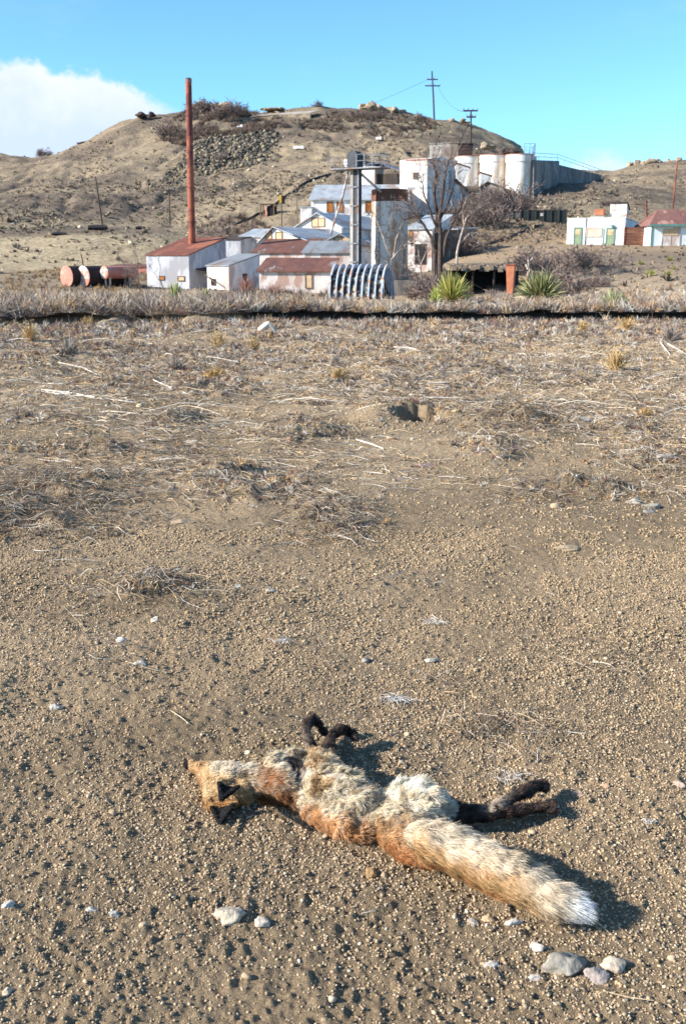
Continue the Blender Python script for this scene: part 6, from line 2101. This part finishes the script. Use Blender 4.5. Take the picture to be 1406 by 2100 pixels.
    V[:, 2] -= hol * top
    V[:, 2] = np.maximum(V[:, 2], -.006)
    body.vertices.foreach_set('co', V.astype(np.float32).ravel()); body.update()

    bare = lambda uu, vv: (((uu - 594) / 34) ** 2 + ((vv - 1580) / 28) ** 2 < 1) | ((uu - 594) ** 2 / 144 + (vv - 1572) ** 2 / 144 < 1)

    def cream(n_): return pal(r, n_, [(238, 220, 186), (246, 236, 214), (218, 192, 154), (222, 208, 186)], [3, 2.5, 3, 2])
    def colour(Pp, seed=0, jit=True):
        """coat colours by body region"""
        uu, vv = px(Pp); n_ = len(Pp)
        i_, t_ = near(Pp); pt = KI[i_]
        nz = noise3(Pp[:, 0] / .03, Pp[:, 1] / .03, Pp[:, 2] / .03, 15); nz2 = noise3(Pp[:, 0] / .012, Pp[:, 1] / .012, Pp[:, 2] / .012, 16)
        def mixc(a, b, t): t = np.clip(t * np.ones(n_), 0, 1)[:, None]; return a * (1 - t) + b * t
        K = lambda *c: np.tile(np.array(S(*c)[:3]), (n_, 1))
        c = cream(n_) if jit else K(222, 206, 180)
        c = mixc(c, K(196, 158, 106), sstep(.1, .6, nz + .3 * nz2) * .75)
        c = mixc(c, K(120, 92, 68), sstep(.25, .7, nz2) * .55)
        # orange flank on the ground side of the trunk
        line = np.interp(uu, [560, 620, 680, 740, 800, 850], [1636, 1652, 1682, 1694, 1706, 1720])
        trunk = np.isin(pt, [kinds.index(k) for k in ('torso', 'belly', 'rump', 'chest')])
        c = np.where(trunk[:, None], mixc(c, K(212, 150, 92), sstep(-20, 22, vv - line + nz * 16 + nz2 * 8) * .8), c)
        rump = trunk & (uu > 764); c = np.where(rump[:, None], mixc(c, K(216, 172, 122), sstep(1668, 1700, vv) * .7), c)
        c = np.where(rump[:, None], mixc(c, K(196, 132, 82), sstep(1705, 1740, vv + nz * 8 - (uu - 780) * .45) * .85), c)
        # neck: dark russet, with the shadow on its underside painted in
        neck = (uu > 490) & (uu < 600) & (vv > 1570) & ((pt == kinds.index('head')) | trunk)
        nw = sstep(500, 520, uu + nz * 10) * (1 - sstep(568, 590, uu + nz * 14)) * sstep(1574, 1592, vv + nz * 8)
        c = np.where(neck[:, None], mixc(c, K(164, 106, 58), nw * (.75 + .3 * nz2)), c); c = np.where(neck[:, None], mixc(c, K(80, 44, 26), sstep(1615, 1645, vv) * .7), c)
        shl = (uu > 560) & (uu < 606) & (vv > 1620); c = np.where(shl[:, None], mixc(c, K(168, 110, 62), .6), c)
        # head
        hd = (pt == kinds.index('head')) & (uu + 8 * nz < 505) | (pt == kinds.index('cheek'))
        hc = mixc(K(226, 198, 154), K(206, 150, 88), sstep(1622, 1656, vv + nz * 14)); hc = mixc(hc, K(214, 174, 120), sstep(-.2, .5, nz2) * .6)
        hc = mixc(hc, K(206, 168, 124), (uu < 420) * .8)
        hc = mixc(hc, K(236, 226, 208), (1 - sstep(1576, 1600, vv + nz2 * 8)) * sstep(418, 440, uu) * .7)
        hc = mixc(hc, K(70, 50, 38), np.exp(-((uu - 492) / 16) ** 2 - ((vv - 1590) / 9) ** 2) * .9)
        hc = mixc(hc, K(60, 40, 32), np.exp(-((uu - 412) / 4) ** 2 - ((vv - 1568) / 3) ** 2) * .9)
        c = np.where(hd[:, None], hc, c)
        nose = (uu < 386) & (vv < 1580); c = np.where(nose[:, None], K(38, 32, 30), c)
        # ears: black backs with pale rims
        for (a, b, t), rim in zip(EARS, (1, 0)):
            A, B, Tt = (W3(*q) for q in (a, b, t)); m0 = (A + B) / 2; ax = Tt - m0; L = np.linalg.norm(ax); ax = ax / L
            rel = Pp - m0; s_ = rel @ ax; off = np.linalg.norm(rel - s_[:, None] * ax, axis=1)
            wd = np.linalg.norm(A - B) / 2
            inn = (s_ > .012) & (s_ < L + .02) & (off < wd * 1.15)
            c = np.where(inn[:, None], K(26, 23, 24), c)
            lat = ((rel @ ((A - B) / np.linalg.norm(A - B))))
            if rim: c = np.where((inn & (lat > wd * (1 - np.clip(s_ / L, 0, 1)) * .55 + .001))[:, None], K(228, 212, 186), c)
        # tail
        tl = (pt == kinds.index('tail')) & (uu > 838)
        ta, tb = np.array([838.0, 1706.0]), np.array([1215.0, 1884.0]); dr = (tb - ta) / np.linalg.norm(tb - ta)
        s_ = ((uu - ta[0]) * dr[0] + (vv - ta[1]) * dr[1]) / np.linalg.norm(tb - ta)
        lat = -(uu - ta[0]) * dr[1] + (vv - ta[1]) * dr[0]       # + towards the lower left edge
        tc = mixc(K(232, 216, 190), K(198, 174, 142), sstep(-.35, .4, nz + nz2 * .4) * .75)
        tc = mixc(tc, K(212, 164, 108), sstep(-12, 16, lat + nz * 18) * (1 - sstep(.35, .8, s_)) * .9)
        tc = mixc(tc, K(198, 164, 116), sstep(0, 24, lat + nz * 14) * (1 - sstep(.75, .88, s_)) * .8)
        tc = mixc(tc, K(188, 116, 62), sstep(22, 42, lat + nz2 * 8) * (1 - sstep(.4, .7, s_)) * .85)
        tc = mixc(tc, K(242, 240, 236), sstep(.74, .84, s_ + nz * .04))
        c = np.where(tl[:, None], tc, c)
        # haunch: white wool
        hn = pt == kinds.index('haunch'); c = np.where(hn[:, None], mixc(K(246, 238, 220), K(220, 198, 160), sstep(.0, .6, nz + nz2 * .4) * .7), c)
        # legs: dark brown to black
        for nm in ('hind_a', 'hind_b', 'fore_a', 'fore_b'):
            lg = pt == kinds.index(nm)
            lim = (uu > 893) if nm.startswith('hind') else (vv < 1538)
            lc = mixc(K(92, 72, 60), K(44, 36, 34), sstep(-.4, .35, nz2 + nz * .5))
            if nm == 'hind_a': lc = mixc(lc, K(206, 186, 164), np.exp(-((uu - 1010) / 26) ** 2) * (nz2 > -.3) * .9)
            if nm == 'hind_b': lc = mixc(lc, K(110, 80, 62), sstep(.1, .6, nz) * .6)
            if nm == 'fore_a': lc = mixc(lc, K(150, 130, 112), (uu < 640) * sstep(-.2, .4, nz2) * .8)
            c = np.where((lg & lim)[:, None], lc, c)
            c = np.where((lg & ~lim & (nm[0] == 'f'))[:, None], mixc(c, K(190, 150, 104), np.full(n_, .5)), c)
        # leathery hole at the shoulder
        br = bare(uu, vv) & trunk
        c = np.where(br[:, None], mixc(K(150, 138, 124), K(84, 68, 58), sstep(-.3, .3, nz2)), c)
        hole = ((uu - 594) / 11) ** 2 + ((vv - 1572) / 10) ** 2 < 1
        c = np.where((hole & trunk)[:, None], K(46, 36, 32), c)
        return np.clip(c, .004, .95), pt, i_, t_, uu, vv
    cb = colour(V, 0, False)[0] * .72
    a = body.color_attributes.new('Col', 'FLOAT_COLOR', 'POINT'); cc = np.ones((N, 4), np.float32); cc[:, :3] = cb; a.data.foreach_set('color', cc.ravel())
    body.materials.clear(); body.materials.append(vmat('fox_hide', .8, bump=.5, bscale=240, spec=.25))
    body.polygons.foreach_set('use_smooth', np.ones(len(body.polygons), bool))
    bo = link(bpy.data.objects.new('body', body), root)

    # ---- coat
    body.calc_loop_triangles()
    nt_ = len(body.loop_triangles); tri = np.empty(nt_ * 3, np.int32); body.loop_triangles.foreach_get('vertices', tri); tri = tri.reshape(-1, 3)
    A, B, Cc = V[tri[:, 0]], V[tri[:, 1]], V[tri[:, 2]]
    cr = np.cross(B - A, Cc - A); ar = np.linalg.norm(cr, axis=1) / 2
    cen = (A + B + Cc) / 3
    ok = (cen[:, 2] > .004)
    ar = ar * ok
    M = 240000
    ti = r.choice(nt_, M, p=ar / ar.sum())
    b0 = r.uniform(0, 1, (M, 2)); sw = b0.sum(1) > 1; b0[sw] = 1 - b0[sw]
    Pr = A[ti] + (B[ti] - A[ti]) * b0[:, :1] + (Cc[ti] - A[ti]) * b0[:, 1:]
    Nr = cr[ti] / (2 * np.maximum(ar[ti], 1e-12))[:, None]; Nr /= np.linalg.norm(Nr, axis=1, keepdims=True)
    C, pt, i_, t_, uu, vv = colour(Pr)
    C = C * r.uniform(.80, 1.15, (M, 1))
    T = SB[i_] - SA[i_]; T /= np.linalg.norm(T, axis=1, keepdims=True)
    kk = {k: kinds.index(k) for k in kinds}
    # coat runs tailwards on the trunk; on the head from the nose back
    T = np.where(np.isin(pt, [kk['chest'], kk['belly'], kk['haunch'], kk['rump'], kk['cheek']])[:, None], np.array([[.88, -.46, .0]]), T)
    L = np.full(M, .026)
    def setL(k, val): L[pt == kk[k]] = val
    setL('head', .013); setL('cheek', .013); setL('hind_a', .012); setL('hind_b', .012); setL('fore_a', .010); setL('fore_b', .010); setL('tail', .046); setL('haunch', .024); setL('belly', .024)
    L[(pt == kk['head']) & (uu > 500)] = .024; L[(uu < 420)] = .005
    L[(pt == kk['tail']) & (uu > 1100)] = .050
    dark = C.mean(1) < .03; L[dark & (uu < 520)] = .0035
    L[bare(uu, vv) & (pt != kk['head'])] = 0
    for k in ('hind_a', 'hind_b'):
        L[(pt == kk[k]) & (uu < 910)] = .016
    nearb = np.sqrt(((uu - 594) / 34) ** 2 + ((vv - 1580) / 28) ** 2); L *= np.where(pt != kk['head'], np.clip(.35 + (nearb - 1) * .9, .35, 1), 1)
    L *= r.uniform(.6, 1.2, M)
    keep = L > .002
    # thin the coat where hide shows
    tn = noise3(Pr[:, 0] / .02, Pr[:, 1] / .02, Pr[:, 2] / .02, 33)
    keep &= ~((tn > .55) & np.isin(pt, [kk['torso'], kk['chest']]))
    Pr, Nr, C, pt, T, L, uu, vv = (q[keep] for q in (Pr, Nr, C, pt, T, L, uu, vv)); M = len(Pr)
    # tousled direction field
    def vf(sc, s0): return np.stack([noise3(Pr[:, 0] / sc, Pr[:, 1] / sc, Pr[:, 2] / sc, s0 + j) for j in range(3)], 1)
    ruff = np.where(np.isin(pt, [kk['torso'], kk['chest'], kk['haunch'], kk['belly']]), 1.25, np.where(np.isin(pt, [kk['hind_a'], kk['hind_b'], kk['fore_a'], kk['fore_b']]), .9, .35))[:, None]
    lay = np.where(pt == kk['tail'], .22, .50)[:, None]
    D = T * 1.0 + Nr * lay + vf(.03, 40) * ruff * .9 + vf(.012, 50) * ruff * .6 + r.normal(0, 1, (M, 3)) * np.where(pt == kk['tail'], .13, .26)[:, None]
    D /= np.linalg.norm(D, axis=1, keepdims=True)
    dn = (D * Nr).sum(1); D += Nr * np.maximum(.12 - dn, 0)[:, None]
    D /= np.linalg.norm(D, axis=1, keepdims=True)
    tip = Pr + D * L[:, None]
    # clumping into locks
    nc = 5200
    ci = r.choice(M, nc, replace=False)
    kd = kdtree.KDTree(nc)
    for j, q in enumerate(ci): kd.insert(Vector(Pr[q]), j)
    kd.balance()
    own = np.array([kd.find(Vector(p))[1] for p in Pr])
    ct = tip[ci][own]; cl = L[ci][own]
    amt = np.where(pt == kk['tail'], .30, np.where(L > .014, .42, .25)) * r.uniform(.3, 1.3, M) * (np.linalg.norm(Pr - Pr[ci][own], axis=1) < .02)
    tip = tip * (1 - amt[:, None]) + ct * amt[:, None]
    C = C * (r.uniform(.82, 1.12, nc)[own])[:, None]
    mid = (Pr + tip) / 2 + Nr * (L * .14)[:, None]
    mid2 = Pr * .2 + tip * .8 + Nr * (L * .10)[:, None]
    for q in (mid, mid2, tip):
        q[:, 2] = np.maximum(q[:, 2], .003 + r.uniform(0, .004, M))
        q[:, 2] -= 0
    Pt = np.stack([Pr - Nr * .001, mid, mid2, tip], 1)
    Wd = np.array([1, .9, .6, .12])[None] * (np.where(L < .01, .0007, .00075) * r.uniform(.6, 1.4, M))[:, None]
    Ck = np.stack([C * .8, C * .95, C * 1.05, C * 1.08], 1)
    strips('fur', Pt, Wd, np.clip(Ck, 0, .95), vmat('fox_fur', .55, trans=.25, bscale=30, spec=.35), root, side=np.cross(T, Nr) * .3 + Nr + r.normal(0, .35, (M, 3)), seed=98)
    # claws
    m_ = MB()
    for (u_, v_, h_, dx) in ((1118, 1612, .026, 1), (1134, 1656, .012, 1)):
        for k in range(4):
            p = Vector(W3(u_, v_ + (k - 1.5) * 3.4, h_)); m_.tube([p, p + Vector((.006, 0, .001)), p + Vector((.011, 0, -.004))], [.0018, .0014, .0004], 5)
    m_.build('claws', mat('dark_claw', S(58, 50, 46)), root)


fox()
